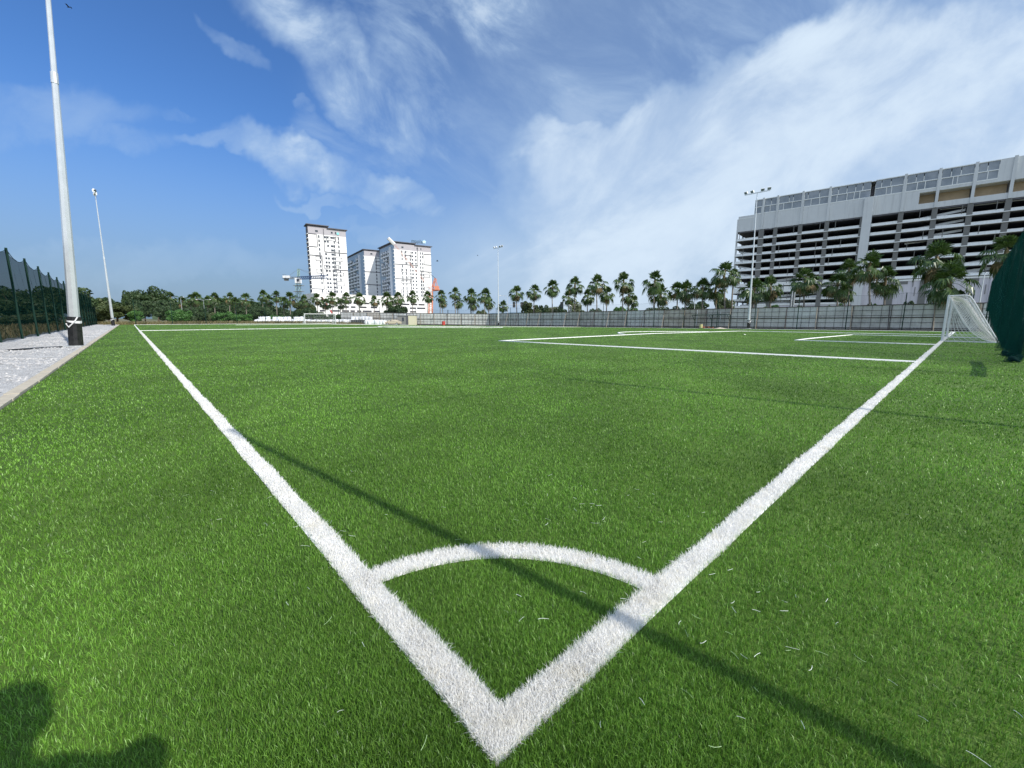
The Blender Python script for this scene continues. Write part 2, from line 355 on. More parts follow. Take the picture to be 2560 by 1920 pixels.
def gravel():
    m = bpy.data.materials.new("white_gravel"); m.use_nodes = True; nt = m.node_tree; L = nt.links.new
    bs = nt.nodes['Principled BSDF']; geo = nd(nt, 'ShaderNodeNewGeometry')
    vo = nd(nt, 'ShaderNodeTexVoronoi', ins={'Scale': 34.}); L(geo.outputs['Position'], vo.inputs['Vector'])
    n = nd(nt, 'ShaderNodeTexNoise', ins={'Scale': 2.5, 'Detail': 9., 'Roughness': .75}); L(geo.outputs['Position'], n.inputs['Vector'])
    cr = nd(nt, 'ShaderNodeValToRGB'); L(n.outputs[0], cr.inputs[0]); cr.color_ramp.elements[0].position = .32; cr.color_ramp.elements[1].position = .62
    cr.color_ramp.elements[0].color = (.56, .55, .53, 1); cr.color_ramp.elements[1].color = (.88, .87, .84, 1)
    mx = nd(nt, 'ShaderNodeMix', data_type='RGBA', blend_type='MULTIPLY'); mx.inputs[0].default_value = .32
    bw = nd(nt, 'ShaderNodeRGBToBW'); L(vo.outputs['Color'], bw.inputs[0]); L(cr.outputs[0], mx.inputs[6]); L(bw.outputs[0], mx.inputs[7]); L(mx.outputs[2], bs.inputs['Base Color'])
    bs.inputs['Roughness'].default_value = .95
    b = nd(nt, 'ShaderNodeBump', ins={'Strength': 1., 'Distance': .04}); L(vo.outputs['Distance'], b.inputs['Height']); L(b.outputs[0], bs.inputs['Normal'])
    rng = np.random.default_rng(3)
    o = grid_sheet("gravel_strip", list(np.arange(-6, 113, 1.5)), list(np.arange(-5.9, -2.3, .4)) + [-2.28], .0, m)
    vs = o.data.vertices
    for v in vs:
        t, g = tg(v.co.x, v.co.y)
        if g < -2.5: v.co.z += (.05 * math.sin(t * .9) + .04 * math.sin(t * 2.3 + g * 3)) * .8 + (.06 if g < -4.4 else 0)
    # loose stones
    N = 9000; t = rng.uniform(5, 60, N) ** 1.0; g = rng.uniform(-5.6, -2.35, N); s = rng.uniform(.015, .05, N)
    base = np.array([[1, 0, 0], [0, 1, 0], [-1, 0, 0], [0, -1, 0], [0, 0, .8]])
    V = np.zeros((N, 5, 3)); a = rng.uniform(0, 6.28, N)
    for i in range(5):
        bx, by, bz = base[i]; j = rng.uniform(.6, 1.3, N)
        V[:, i, 0] = (bx * np.cos(a) - by * np.sin(a)) * s * j; V[:, i, 1] = (bx * np.sin(a) + by * np.cos(a)) * s * j; V[:, i, 2] = bz * s * j
    c = (t - CT)[:, None] * TD + (g - CG)[:, None] * GD
    V[:, :, 0] += c[:, :1]; V[:, :, 1] += c[:, 1:]; V[:, :, 2] += (.05 * np.sin(t * .9) + .04 * np.sin(t * 2.3 + g * 3))[:, None] * .8 + .0
    k = np.arange(N)[:, None] * 5
    tr = np.concatenate([k + np.array(f) for f in ((0, 1, 4), (1, 2, 4), (2, 3, 4), (3, 0, 4))])
    me = npmesh('gravel', V.reshape(-1, 3), np.zeros((0, 4), int), tr, M_gravelwhite)
    o = bpy.data.objects.new('gravel', me); COL.objects.link(o); setp(o, 'loose white stones lying on the gravel strip along the left net fence', 'gravel', kind='stuff')
gravel()
def kerb():
    k = MB(); t = -5.5; rnd = random.Random(4)
    while t < 111:
        L_ = .62 if t < 45 else 2.4
        p = P(t, -2.28 + rnd.uniform(-.008, .008), -.1); a = P(t + L_ - .02, -2.28, -.1) - p
        k.hexa(p, a, Vector((GD[0] * .17, GD[1] * .17, 0)), (0, 0, .135 + rnd.uniform(-.006, .006))); t += L_
    setp(k.build('kerb', M_kerb), kind='structure')
kerb()

# ------------------------------------------------------------------ markings and blades
LW = .12
PB, GA = 15.0, 26.9
# (name, kind, params): line = t0,g0,t1,g1 ; arc = centre t,g, r, a0,a1
MARKS = [
    ('touch_line', 'line', (-.02, -.02, 108.5, -.012)), ('goal_line', 'line', (-.02, -.02, -.012, 70.5)),
    ('corner_arc', 'arc', (-.02, -.02, .975, 0, 90)),
    ('penalty_area_line', 'poly', [(0, 15.55), (16.3, 14.1), (16.3, 49.5), (0, 49.5)]),
    ('goal_area_line', 'poly', [(0, 27.0), (5.6, 26.8), (5.4, 42.6), (0, 42.6)]),
    ('penalty_arc', 'arc', (10.9, 35.0, 9.7, -52, 52)),
    ('halfway_line', 'line', (54.9, 0, 54.9, 70.5)), ('centre_circle', 'arc', (54.2, 35, 9.4, 0, 360)),
    ('far_goal_line', 'line', (108.5, 0, 108.5, 70.5)), ('far_touch_line', 'line', (0, 70.5, 108.5, 70.5)),
    ('penalty_spot', 'line', (11, 34.9, 11, 35.2)), ('far_penalty_line', 'line', (92, 14, 92, 50)),
]
def mark_path(kd, p):
    if kd == 'line':
        n = max(2, int(math.hypot(p[2] - p[0], p[3] - p[1]) / 3) + 1)
        return [(p[0] + (p[2] - p[0]) * i / (n - 1), p[1] + (p[3] - p[1]) * i / (n - 1)) for i in range(n)]
    if kd == 'poly':
        r_ = []
        for a, b in zip(p[:-1], p[1:]): r_ += mark_path('line', (*a, *b))[:-1]
        return r_ + [p[-1]]
    n = max(8, int(abs(p[4] - p[3]) / 4)); return [(p[0] + p[2] * math.cos(R(p[3] + (p[4] - p[3]) * i / n)), p[1] + p[2] * math.sin(R(p[3] + (p[4] - p[3]) * i / n))) for i in range(n + 1)]
def strip(path, w, off):
    v = []; f = []
    for i, (t, g) in enumerate(path):
        a = path[max(i - 1, 0)]; b = path[min(i + 1, len(path) - 1)]
        d = np.array([b[0] - a[0], b[1] - a[1]]); d /= np.linalg.norm(d); nrm = np.array([-d[1], d[0]]) * w / 2
        for sgn in (1, -1):
            x, y = xy(t + nrm[0] * sgn, g + nrm[1] * sgn); v.append((x, y, zs(t, g) + off))
        if i: f.append((2 * i - 2, 2 * i - 1, 2 * i + 1, 2 * i))
    return v, f
def seg_dist(T_, G_, path):
    best = np.full(T_.shape, 1e9)
    for a, b in zip(path[:-1], path[1:]):
        ab = np.array([b[0] - a[0], b[1] - a[1]]); L2 = ab @ ab
        s = np.clip(((T_ - a[0]) * ab[0] + (G_ - a[1]) * ab[1]) / L2, 0, 1)
        best = np.minimum(best, np.hypot(T_ - a[0] - s * ab[0], G_ - a[1] - s * ab[1]))
    return best
rng = np.random.default_rng(11)
def blades(X, Y, H, W, lean, rnd, Z=None, bias=(0, 0)):
    n = len(X); a = rng.uniform(0, 2 * np.pi, n); la = rng.uniform(0, 2 * np.pi, n)
    lx = np.cos(la) * lean * H + bias[0] * H; ly = np.sin(la) * lean * H + bias[1] * H
    wx, wy = np.cos(a) * W / 2, np.sin(a) * W / 2
    V = np.zeros((n, 5, 3))
    Z = np.zeros(n) if Z is None else Z
    V[:, 0] = np.stack([X - wx, Y - wy, Z], 1); V[:, 1] = np.stack([X + wx, Y + wy, Z], 1)
    V[:, 2] = np.stack([X - wx * .8 + lx * .35, Y - wy * .8 + ly * .35, Z + H * .6], 1); V[:, 3] = np.stack([X + wx * .8 + lx * .35, Y + wy * .8 + ly * .35, Z + H * .6], 1)
    V[:, 4] = np.stack([X + lx, Y + ly, Z + H * np.sqrt(np.maximum(.15, 1 - .55 * lean ** 2))], 1)
    k = np.arange(n)[:, None] * 5
    return V.reshape(-1, 3), k + np.array([0, 1, 3, 2]), k + np.array([2, 3, 4]), np.repeat(rnd, 5)
def near_points(N, dmin, dmax, half):
    d = dmin * (dmax / dmin) ** rng.random(N); th = rng.uniform(-half, half, N)
    return d * np.sin(th), d * np.cos(th), d
paths = [(n, mark_path(k, p)) for n, k, p in MARKS]
NEARP = [p for n, p in paths if n in ('touch_line', 'goal_line', 'corner_arc')]
ALLP = [p for n, p in paths if n not in ('touch_line', 'goal_line', 'corner_arc')]
def grass():
    X, Y, D = near_points(1080000, .62, 113, R(72))
    T_, G_ = X * TD[0] + Y * TD[1] + CT, X * GD[0] + Y * GD[1] + CG
    keep = (G_ > -2.08) & (T_ > -6) & (T_ < 111) & (G_ < 73)
    WID = .0024 * np.maximum(1, D / 1.7)
    for p in NEARP: keep &= seg_dist(T_, G_, p) > LW * .5 - .004
    for p in ALLP: keep &= seg_dist(T_, G_, p) > LW * .6 + WID * .45
    X, Y, D, T_, G_ = X[keep], Y[keep], D[keep], T_[keep], G_[keep]; n = len(X)
    clump = .5 + .5 * np.sin(X * 9.1 + np.sin(Y * 7.3) * 2) * np.sin(Y * 8.3 + np.sin(X * 6.1) * 2)
    H = rng.uniform(.016, .028, n) * (1 + .12 * clump) * np.clip(14 / np.maximum(D, 14), .8, 1); W = .00185 * np.clip(D / 1.7, 1, 44) * rng.uniform(.7, 1.3, n)
    lean = np.clip(rng.normal(.45, .24, n), .03, 1.15)
    r_ = np.clip(rng.beta(2.0, 2.4, n), 0, 1)
    Z = -.0076 * np.maximum(G_ - 30, 0) * (1 + .018 * np.clip(T_, 0, 115))
    v, q, t, a = blades(X, Y, H, W, lean, r_, Z)
    o = bpy.data.objects.new('grass', npmesh('grass', v, q, t, M_blade, a)); COL.objects.link(o)
    setp(o, 'short green artificial turf blades covering the football pitch', 'artificial turf', kind='stuff')
grass()
def cam_dist(t, g): return np.hypot(t - CT, g - CG)
def make_mark(n, path, blade_n):
    v, f = strip(path, LW * .98 if blade_n else LW * 1.2, .004 if blade_n else .036)
    if not blade_n:                               # the white pile stands up as a low ridge: give it its two flanks
        k = len(v); v += [(x, y, z - .055) for x, y, z in v]
        for i in range(1, len(path)):
            f += [(2 * i - 2, 2 * i, k + 2 * i, k + 2 * i - 2), (2 * i - 1, k + 2 * i - 1, k + 2 * i + 1, 2 * i + 1)]
    V = np.array(v); Q = np.array([[a, b, c, d] for a, b, c, d in f]); Tt = np.zeros((0, 3), int); at_ = np.full(len(V), .6)
    mi = np.zeros(len(Q), int)
    if blade_n:
        P_ = np.array(path); seg = np.hypot(*(P_[1:] - P_[:-1]).T); cum = np.r_[0, np.cumsum(seg)]
        if n in ('touch_line', 'goal_line'):
            s = np.exp(rng.uniform(np.log(.35), np.log(55), blade_n)) - .35 - .06
            s = np.concatenate([s, rng.uniform(-.06, .5, blade_n // 14)])
            s = s[s > -LW / 2]
        else: s = rng.uniform(0, cum[-1], blade_n)
        i = np.clip(np.searchsorted(cum, s) - 1, 0, len(seg) - 1); fr = (s - cum[i]) / seg[i]
        c = P_[i] + (P_[i + 1] - P_[i]) * fr[:, None]; d = (P_[i + 1] - P_[i]) / seg[i][:, None]
        wob = 0 if n == 'corner_arc' else .006
        o_ = rng.uniform(-LW / 2, LW / 2, len(s)) * (.98 + .04 * np.sin(s * 2.3)) + wob * np.sin(s * 5.) ; c = c + np.stack([-d[:, 1], d[:, 0]], 1) * o_[:, None]
        # frayed ends of the tufts lean outward over the green
        X = (c[:, 0] - CT) * TD[0] + (c[:, 1] - CG) * GD[0]; Y = (c[:, 0] - CT) * TD[1] + (c[:, 1] - CG) * GD[1]
        D = np.hypot(X, Y); H = rng.uniform(.024, .038, len(X)) * np.clip(D / 14, 1, 1.3); W = .0024 * np.maximum(1, D / 1.7) * rng.uniform(.7, 1.3, len(X))
        vb, qb, tb, ab = blades(X, Y, H, W, np.clip(rng.normal(.45, .25, len(X)), .02, 1.2), np.clip(rng.beta(2, 2, len(X)), 0, 1))
        Q = np.concatenate([Q, qb + len(V)]); Tt = tb + len(V); V = np.concatenate([V, vb]); at_ = np.concatenate([at_, ab])
        mi = np.concatenate([np.zeros(len(f), int), np.ones(len(Q) - len(f) + len(Tt), int)])
    me = npmesh(n, V, Q, Tt, [M_white_line, M_white_blade], at_, mi)
    o = bpy.data.objects.new(n, me); COL.objects.link(o); setp(o, kind='structure')
for n, p in paths: make_mark(n, p, {'touch_line': 42000, 'goal_line': 42000, 'corner_arc': 9000}.get(n, 0))

def debris():
    mb = MB(); rd = random.Random(21)
    spots = []
    for _ in range(120):
        a = rd.random()
        if a < .35: px, py = rd.gauss(1430, 170), rd.gauss(1260, 60)
        elif a < .65: px, py = rd.gauss(1820, 170), rd.gauss(1500, 90)
        elif a < .8: px, py = rd.gauss(720, 130), rd.gauss(1330, 120)
        else: px, py = rd.uniform(60, 2500), rd.uniform(1200, 1900)
        spots.append((px, py))
    spots += [(1290, 1497), (1450, 1490), (860, 1790), (2060, 1370), (1730, 1760), (1770, 1880), (2020, 1690), (2530, 1790), (340, 1215), (775, 1375), (980, 1500), (1345, 1560)]
    for px, py in spots:
        if py < 1140: continue
        p = gp(px, py); t, g = tg(p.x, p.y); L_ = rd.uniform(.015, .045); a = rd.uniform(0, 6.28); bend = rd.uniform(-1.6, 1.6)
        pts = []; q = Vector((p.x, p.y, .022)); n = 5
        for i in range(n):
            pts.append(q.copy()); q += Vector((math.cos(a), math.sin(a), rd.uniform(-.08, .12))) * L_ / n * (2 if i == 2 else 1.2); a += bend / n
        mb.tube(pts, .00075, 3, rd.choice([0, 0, 1]))
    o = mb.build('debris', [M_fibre, M_fibre_g])
    setp(o, 'loose pale turf fibres strewn on the grass near the corner', 'turf clippings', kind='stuff')
debris()

# ------------------------------------------------------------------ floodlight masts
def mast(pos, label, top=21.0, heads=True, lean=(0, 0)):
    t = thing('floodlight_mast', pos, label, 'floodlight', 'floodlight masts round the pitch')
    O = Vector(pos)
    def q(z): return O + Vector((lean[0] * z, lean[1] * z, z))
    mb = MB(); hs = [0, 3, 7, 10.9]; mb.tube([q(h) for h in hs], [.205 - .0100 * h for h in hs], 8); mb.build('lower_pole', M_galv, t)
    mb = MB(); hs = [10.7, 14, 18, top]; mb.tube([q(h) for h in hs], [.092, .076, .064, .052], 8); mb.build('upper_pole', M_galv, t)
    mb = MB(); mb.tube([q(10.55), q(10.95)], .115, 10); mb.build('joint_collar', M_galv, t)
    mb = MB(); mb.tube([q(0), q(.5), q(1.05), q(1.3)], [.240, .236, .232, .222], 12); w = mb.build('plastic_wrap', M_black, t)
    mb = MB(); mb.tube([q(.95) + Vector((0, 0, .12)), q(1.06), q(1.13)], [.240, .240, .238], 12, cap=False)
    mb.tube([q(1.28) + Vector((.23, -.08, 0)), q(1.1) + Vector((.20, -.17, 0)), q(.85) + Vector((.0, -.25, 0)), q(1.0) + Vector((-.21, -.15, 0))], .024, 5)
    mb.build('plastic_band', M_pwhite, w)
    mb = MB(); mb.box(O + Vector((0, 0, .02)), (.6, .6, .05), .4); mb.build('base_plate', M_galv, t)
    T3 = Vector((TD[0], TD[1], 0)); N3 = Vector((-GD[0], -GD[1], 0)) if tg(pos[0], pos[1])[1] > 35 else Vector((GD[0], GD[1], 0))
    top_p = q(top)
    mb = MB(); mb.hexa(top_p - T3 * 1.75 - N3 * .06 - Vector((0, 0, .06)), T3 * 3.5, N3 * .12, (0, 0, .12)); mb.build('crossarm', M_galv, t)
    for k, s in enumerate((-1.6, -.72, .72, 1.6)):
        c = top_p + T3 * s + Vector((0, 0, .28)); tilt = .62
        f = (N3 * math.cos(tilt) - Vector((0, 0, math.sin(tilt)))).normalized()      # the way the lamp looks
        f = (f + T3 * (.35 if s > 0 else -.35)).normalized(); sd_ = f.cross(Vector((0, 0, 1))).normalized(); u = sd_.cross(f)
        mb = MB(); mb.hexa(c - sd_ * .24 - u * .19 - f * .09, sd_ * .48, u * .38, f * .16)
        for i in range(5): mb.hexa(c - sd_ * (.21 - i * .1) - u * .16 - f * .17, sd_ * .03, u * .32, f * .08)
        l = mb.build('lamp_head', M_pwhite, t)
        mb = MB(); mb.hexa(c - sd_ * .21 - u * .17 + f * .071, sd_ * .42, u * .34, f * .02); mb.build('lamp_glass', M_glass, l)
        mb = MB(); mb.tube([top_p + T3 * s + Vector((0, 0, .05)), c - f * .05], .045, 5); mb.build('lamp_bracket', M_black, l)
mast(gp(191, 866) - Vector((0, 0, .0)), 'tall steel floodlight mast nearest the camera, foot wrapped in black plastic', lean=(.084, 0))
b = at(283.5, 814.7, 68.5); mast((b.x, b.y, zxy(b.x, b.y)), 'distant floodlight mast at the far end of the gravel strip on the left', lean=(.012, 0), top=20.4)
b = at(1871, 821.5, 66.6); mast(b, 'tall slender floodlight mast standing before the concrete car park', lean=(-.024, 0), top=20.5)
b = at(1246, 815, 112.); mast(b, 'lone floodlight mast rising from the middle of the grey hoarding', top=20.2)

# ------------------------------------------------------------------ pitch-side net fence, left
def net_fence_left():
    g0 = -5.25; ts = [18.8 + 5.5 * i for i in range(-3, 18)]
    t = thing('net_fence', P(30, g0), 'tall dark green net fence sagging between its posts beyond the white gravel', 'net fence')
    for a in ts:
        mb = MB(); mb.tube([P(a, g0), P(a, g0, 5.05)], .055, 8); mb.build('post', M_gpost, t)
    for a, b_ in zip(ts[:-1], ts[1:]):
        n, m_ = 12, 8; vs = []; fs = []
        for j in range(m_ + 1):
            for i in range(n + 1):
                s = i / n; top = 5.0 - .42 * 4 * s * (1 - s); z = .12 + (top - .12) * j / m_
                vs.append(P(a + (b_ - a) * s, g0 + .05 * math.sin(i * 1.3 + j), z))
        for j in range(m_):
            for i in range(n): k = j * (n + 1) + i; fs.append((k, k + 1, k + n + 2, k + n + 1))
        mb = MB(); mb.add(vs, fs); p = mb.build('net_panel', M_netL, t)
        mb = MB(); mb.tube([P(a + (b_ - a) * i / n, g0, 5.0 - .42 * 4 * (i / n) * (1 - i / n)) for i in range(n + 1)], .018, 4); mb.build('top_rope', M_rope, t)
net_fence_left()
mb = MB(); n = 16; pts = [gp(17 + (154 - 17) * i / n, 878 + (869 - 878) * i / n) for i in range(n + 1)]  # flat dark strip on the gravel, widest at mid-length
for i in range(n):
    w0, w1 = [.05 + .16 * math.sin(math.pi * (i + k) / n) for k in (0, 1)]; a, b = pts[i], pts[i + 1]
    X = Vector((1, 0, 0)); mb.add([a - X * w0, a + X * w0, b + X * w1, b - X * w1, a - X * w0 + Vector((0, 0, .06)), a + X * w0 + Vector((0, 0, .06)), b + X * w1 + Vector((0, 0, .06)), b - X * w1 + Vector((0, 0, .06))],
                                  [(3, 2, 1, 0), (4, 5, 6, 7), (0, 1, 5, 4), (1, 2, 6, 5), (2, 3, 7, 6), (3, 0, 4, 7)])
setp(mb.build('dark_strip', M_black), 'long dark strip lying on the white gravel beside the nearest mast', 'rubber strip')  # plain dark strip; rubber is only assumed

# ------------------------------------------------------------------ goal-end net, right
def net_fence_right():
    t0 = -2.02
    t = thing('net_fence', P(t0, 10), 'dark green ball-stop net drawn like a curtain behind the near goal', 'net fence')
    posts = [(.95, .036), (6.75, .05), (13.2, .05), (19.5, .05), (26, .05), (32.5, .05), (39, .05), (45.5, .05), (52, .05), (60, .05)]
    for g, r_ in posts:
        if g > 18: r_ = .045
        mb = MB(); mb.tube([P(t0, g), P(t0, g, 5.0 if g < 19 else 4.9)], r_, 8); mb.build('post', M_gpost, t)
    n, m_ = 520, 14; vs = []; fs = []; rd = random.Random(5); g0, g1 = 16.95, 60.
    ph = [rd.uniform(0, 6.28) for _ in range(6)]
    for j in range(m_ + 1):
        for i in range(n + 1):
            g = g0 + (g1 - g0) * i / n; f = j / m_
            hem = .02 if g < 27 else .02 + 2.1 * min(1, (g - 27) / 26) ** 1.5
            z = hem + (4.9 - hem) * f
            am = .07 + .07 * (1 - f)
            if g < 20: am += .04 * (1 - f) * (20 - g) / 3
            w = am * (math.sin(g * 6.5 + ph[0] + 1.3 * math.sin(f * 3 + g)) + .18 * math.sin(g * 23 + ph[1]))
            if g < 26: w += (.12 * max(0, .18 - f) / .18) * (math.sin(g * 2.2 + 1) + 1)
            vs.append(P(t0 + w, g, z))
    for j in range(m_):
        for i in range(n): k = j * (n + 1) + i; fs.append((k, k + 1, k + n + 2, k + n + 1))
    mb = MB(); mb.add(vs, fs); mb.build('net_curtain', M_net, t, smooth=True)
    mb = MB(); mb.tube([P(t0, .95, 4.95)] + [P(t0, g, 4.92) for g in (19, 30, 40, 50, 60)], .012, 4); mb.build('top_rope', M_rope, t)
    mb = MB(); mb.tube([P(t0, 12.6, .7), P(t0, 15, .66), P(t0, 17.2, .7)], .075, 8); mb.build('rolled_net', M_rope, t)
    mb = MB()
    for k in range(4):
        a = 17.2 + k * 1.1; pts = [P(t0 + .1 + .12 * math.sin(i * .9 + k * 2), a + i * .34, .05 + .04 * math.sin(i)) for i in range(6)]
        mb.tube(pts, [.02, .05, .08, .07, .05, .02], 7)
    mb.build('bunched_hem', M_rope, t, smooth=True)
net_fence_right()

# ------------------------------------------------------------------ goals
def goal(t0, g0, back, label, thick=.004, cell=.13):
    t = thing('football_goal', P(t0, g0), label, 'goal', 'football goals')
    zg = zs(t0, g0 + 3.66)
    def Q(a, g, z): x, y = xy(t0 + back * a, g); return Vector((x, y, zg + z))
    for g in (g0, g0 + 7.32):
        mb = MB(); mb.tube([Q(0, g, 0), Q(0, g, 2.44)], .06, 10); mb.build('post', M_pwhite, t)
    mb = MB(); mb.tube([Q(0, g0 - .05, 2.44), Q(0, g0 + 7.37, 2.44)], .06, 10); mb.build('crossbar', M_pwhite, t)
    for g in (g0, g0 + 7.32):
        mb = MB(); mb.tube([Q(0, g, 2.44), Q(.55, g, 2.46), Q(.75, g, 2.40), Q(.88, g, 2.2), Q(2.0, g, .05)], .032, 8); mb.build('side_frame', M_pwhite, t)
        mb = MB(); mb.tube([Q(0, g, .04), Q(2.0, g, .04)], .025, 6); mb.build('base_bar', M_pwhite, t)
    mb = MB(); mb.tube([Q(2.0, g0, .04), Q(2.0, g0 + 7.32, .04)], .03, 6); mb.build('rear_bar', M_pwhite, t)
    # nets: a sagging sheet between the posts and two side pieces, knotted from cords
    cur = [(.02, 2.42), (.20, 2.02), (.42, 1.55), (.68, 1.05), (1.0, .58), (1.35, .25), (1.68, .10), (2.0, .05)]
    fr = [(.02, 2.44), (.55, 2.45), (.80, 2.33), (1.1, 1.78), (1.4, 1.2), (1.62, .77), (1.82, .39), (2.0, .06)]
    def lerp(c, s):
        s *= len(c) - 1; i = min(int(s), len(c) - 2); f = s - i
        return (c[i][0] * (1 - f) + c[i + 1][0] * f, c[i][1] * (1 - f) + c[i + 1][1] * f)
    def cordgrid(fn, nu, nv, name):
        mb = MB()
        for i in range(nu + 1): mb.tube([fn(i / nu, j / nv) for j in range(nv + 1)], thick, 3, cap=False)
        for j in range(nv + 1): mb.tube([fn(i / nu, j / nv) for i in range(nu + 1)], thick, 3, cap=False)
        mb.build(name, M_goalnet, t)
    def bk(u, v):
        a, z = lerp(fr, v); a2, z2 = lerp(cur, v); k = .15 + .85 * math.sin(math.pi * u) ** .3 * .35
        return Q(a * (1 - k) + a2 * k, g0 + 7.32 * u, z * (1 - k) + z2 * k)
    cordgrid(bk, int(7.32 / cell), int(3.2 / cell), 'back_net')
    for g, sg in ((g0, 1), (g0 + 7.32, -1)):
        def sd_(u, v, g=g, sg=sg):
            a, z = lerp(fr, v); a2, z2 = lerp(cur, v)
            return Q(a * (1 - u) + a2 * u, g + sg * .25 * math.sin(math.pi * u), z * (1 - u) + z2 * u)
        cordgrid(sd_, int(1.1 / cell) + 2, int(3.2 / cell) + 4, 'side_net')
        mb = MB(); mb.tube([sd_(1, v / 16) for v in range(17)], thick * 3, 5); mb.build('net_edge_cord', M_goalnet, t)
        def low(u, v, g=g):
            a, z = lerp(cur, v); return Q(a * u, g, z if u > .99 else z * (1 - .0 * u))
        cordgrid(low, 7, 14, 'side_net')
gb = gp(2356, 853); _, gg = tg(gb.x, gb.y)
goal(-.02, 31.55, -1, 'white football goal with its net hooked up, nearest the green ball-stop net', .008, .10)
fb = at(766, 809, 116.); ft, fg = tg(fb.x, fb.y)
goal(108.5, 31.0, 1, 'distant white football goal in front of the row of white bags', .012, .35)

# ------------------------------------------------------------------ hoarding
def corrugated(lo, hi):
    m = bpy.data.materials.new("corrugated_sheet"); m.use_nodes = True; nt = m.node_tree; L = nt.links.new
    bs = nt.nodes['Principled BSDF']; geo = nd(nt, 'ShaderNodeNewGeometry')
    n = nd(nt, 'ShaderNodeTexNoise', ins={'Scale': .8, 'Detail': 6.}); L(geo.outputs['Position'], n.inputs['Vector'])
    cr = nd(nt, 'ShaderNodeValToRGB'); L(n.outputs[0], cr.inputs[0]); cr.color_ramp.elements[0].position = .3; cr.color_ramp.elements[1].position = .7
    cr.color_ramp.elements[0].color = (*lo, 1); cr.color_ramp.elements[1].color = (*hi, 1)
    L(cr.outputs[0], bs.inputs['Base Color']); bs.inputs['Roughness'].default_value = .55; bs.inputs['Metallic'].default_value = .1
    return m
M_corrs = [corrugated((.46, .46, .44), (.64, .65, .63)), corrugated((.38, .38, .36), (.56, .56, .53)), corrugated((.50, .52, .52), (.70, .72, .71)), corrugated((.38, .34, .29), (.56, .54, .49))]
def hoarding():
    q_ = at(853, 800, 125); HB = tg(q_.x, q_.y)
    t = thing('hoarding_fence', P(20, 75.6), 'long grey sheet-metal hoarding on a rusty grid frame with raking props', 'hoarding')
    path = [((-6, 75.6), (92., 75.6)), ((92., 75.6), HB)]; rd = random.Random(8)
    for (a, b) in path:
        L_ = math.hypot(b[0] - a[0], b[1] - a[1]); nb = round(L_ / 4.0); d = ((b[0] - a[0]) / L_, (b[1] - a[1]) / L_); inn = (d[1], -d[0])
        def W(s, off, z): return P(a[0] + d[0] * s + inn[0] * off, a[1] + d[1] * s + inn[1] * off, z)
        for i in range(nb):
            s0, s1 = L_ * i / nb, L_ * (i + 1) / nb; h = 3.42 + rd.uniform(-.03, .03)
            mb = MB(); nn = 24; vs = []; fs = []
            for k in range(nn + 1):
                s = s0 + (s1 - s0) * k / nn; o = .018 * (k % 2)
                vs += [W(s, o - .02, .12), W(s, o - .02, h - .02)]
                if k: fs.append((2 * k - 2, 2 * k, 2 * k + 1, 2 * k - 1))
            mb.add(vs, fs); mb.build('sheet_panel', M_corrs[rd.choice((0, 0, 0, 1, 1, 2, 2, 3))], t)
            mb = MB()
            for z, r_ in ((3.42, .05), (2.72, .022), (2.02, .022), (1.72, .055), (1.05, .022), (.32, .05), (.08, .09)):
                mb.tube([W(s0, .07, z), W(s1, .07, z)], r_, 4)
            for k in range(4): s = s0 + (s1 - s0) * k / 4; mb.tube([W(s, .09, .05), W(s, .09, 3.4)], .045 if k == 0 else .022, 4)
            mb.build('frame_bay', M_rust, t)
            mb = MB(); sx = s0 + rd.uniform(-.2, .3); mb.tube([W(sx, .12, 3.3), W(sx - .12, .72, 1.65), W(sx - .25, 1.35, .0)], [.05, .055, .05], 5)
            mb.build('raking_prop', M_brace if i % 3 else M_rust, t)
            if rd.random() < .25:
                mb = MB(); mb.box(W(s0 + 1.7, .14, 1.9), (.16, .05, 1.9 + rd.random()), ANG); mb.build('loose_plank', M_conc, t)
hoarding()
def green_fence():
    t = thing('net_fence', P(40, 74.4), 'thin see-through green net fence on tall posts in front of the hoarding', 'net fence')
    H_ = 4.9
    pth = [[(s, 74.4) for s in np.arange(-1, 111.5, 5.9)], [(111.3, g) for g in np.arange(74.4, -5.3, -5.7)]]
    for pts in pth:
        for i, (a, g) in enumerate(pts):
            mb = MB(); mb.tube([P(a, g), P(a, g, H_)], .055, 6); mb.build('post', M_gpost, t)
            if i:
                a0, g0 = pts[i - 1]; vs = []; fs = []
                for k in range(7):
                    s = k / 6; z = H_ - .25 * 4 * s * (1 - s); vs += [P(a0 + (a - a0) * s, g0 + (g - g0) * s, .1), P(a0 + (a - a0) * s, g0 + (g - g0) * s, z)]
                    if k: fs.append((2 * k - 2, 2 * k, 2 * k + 1, 2 * k - 1))
                mb = MB(); mb.add(vs, fs); mb.build('net_panel', M_netfaint, t)
                mb = MB(); mb.tube(vs[1::2], .012, 3); mb.build('top_rope', M_rope, t)
green_fence()

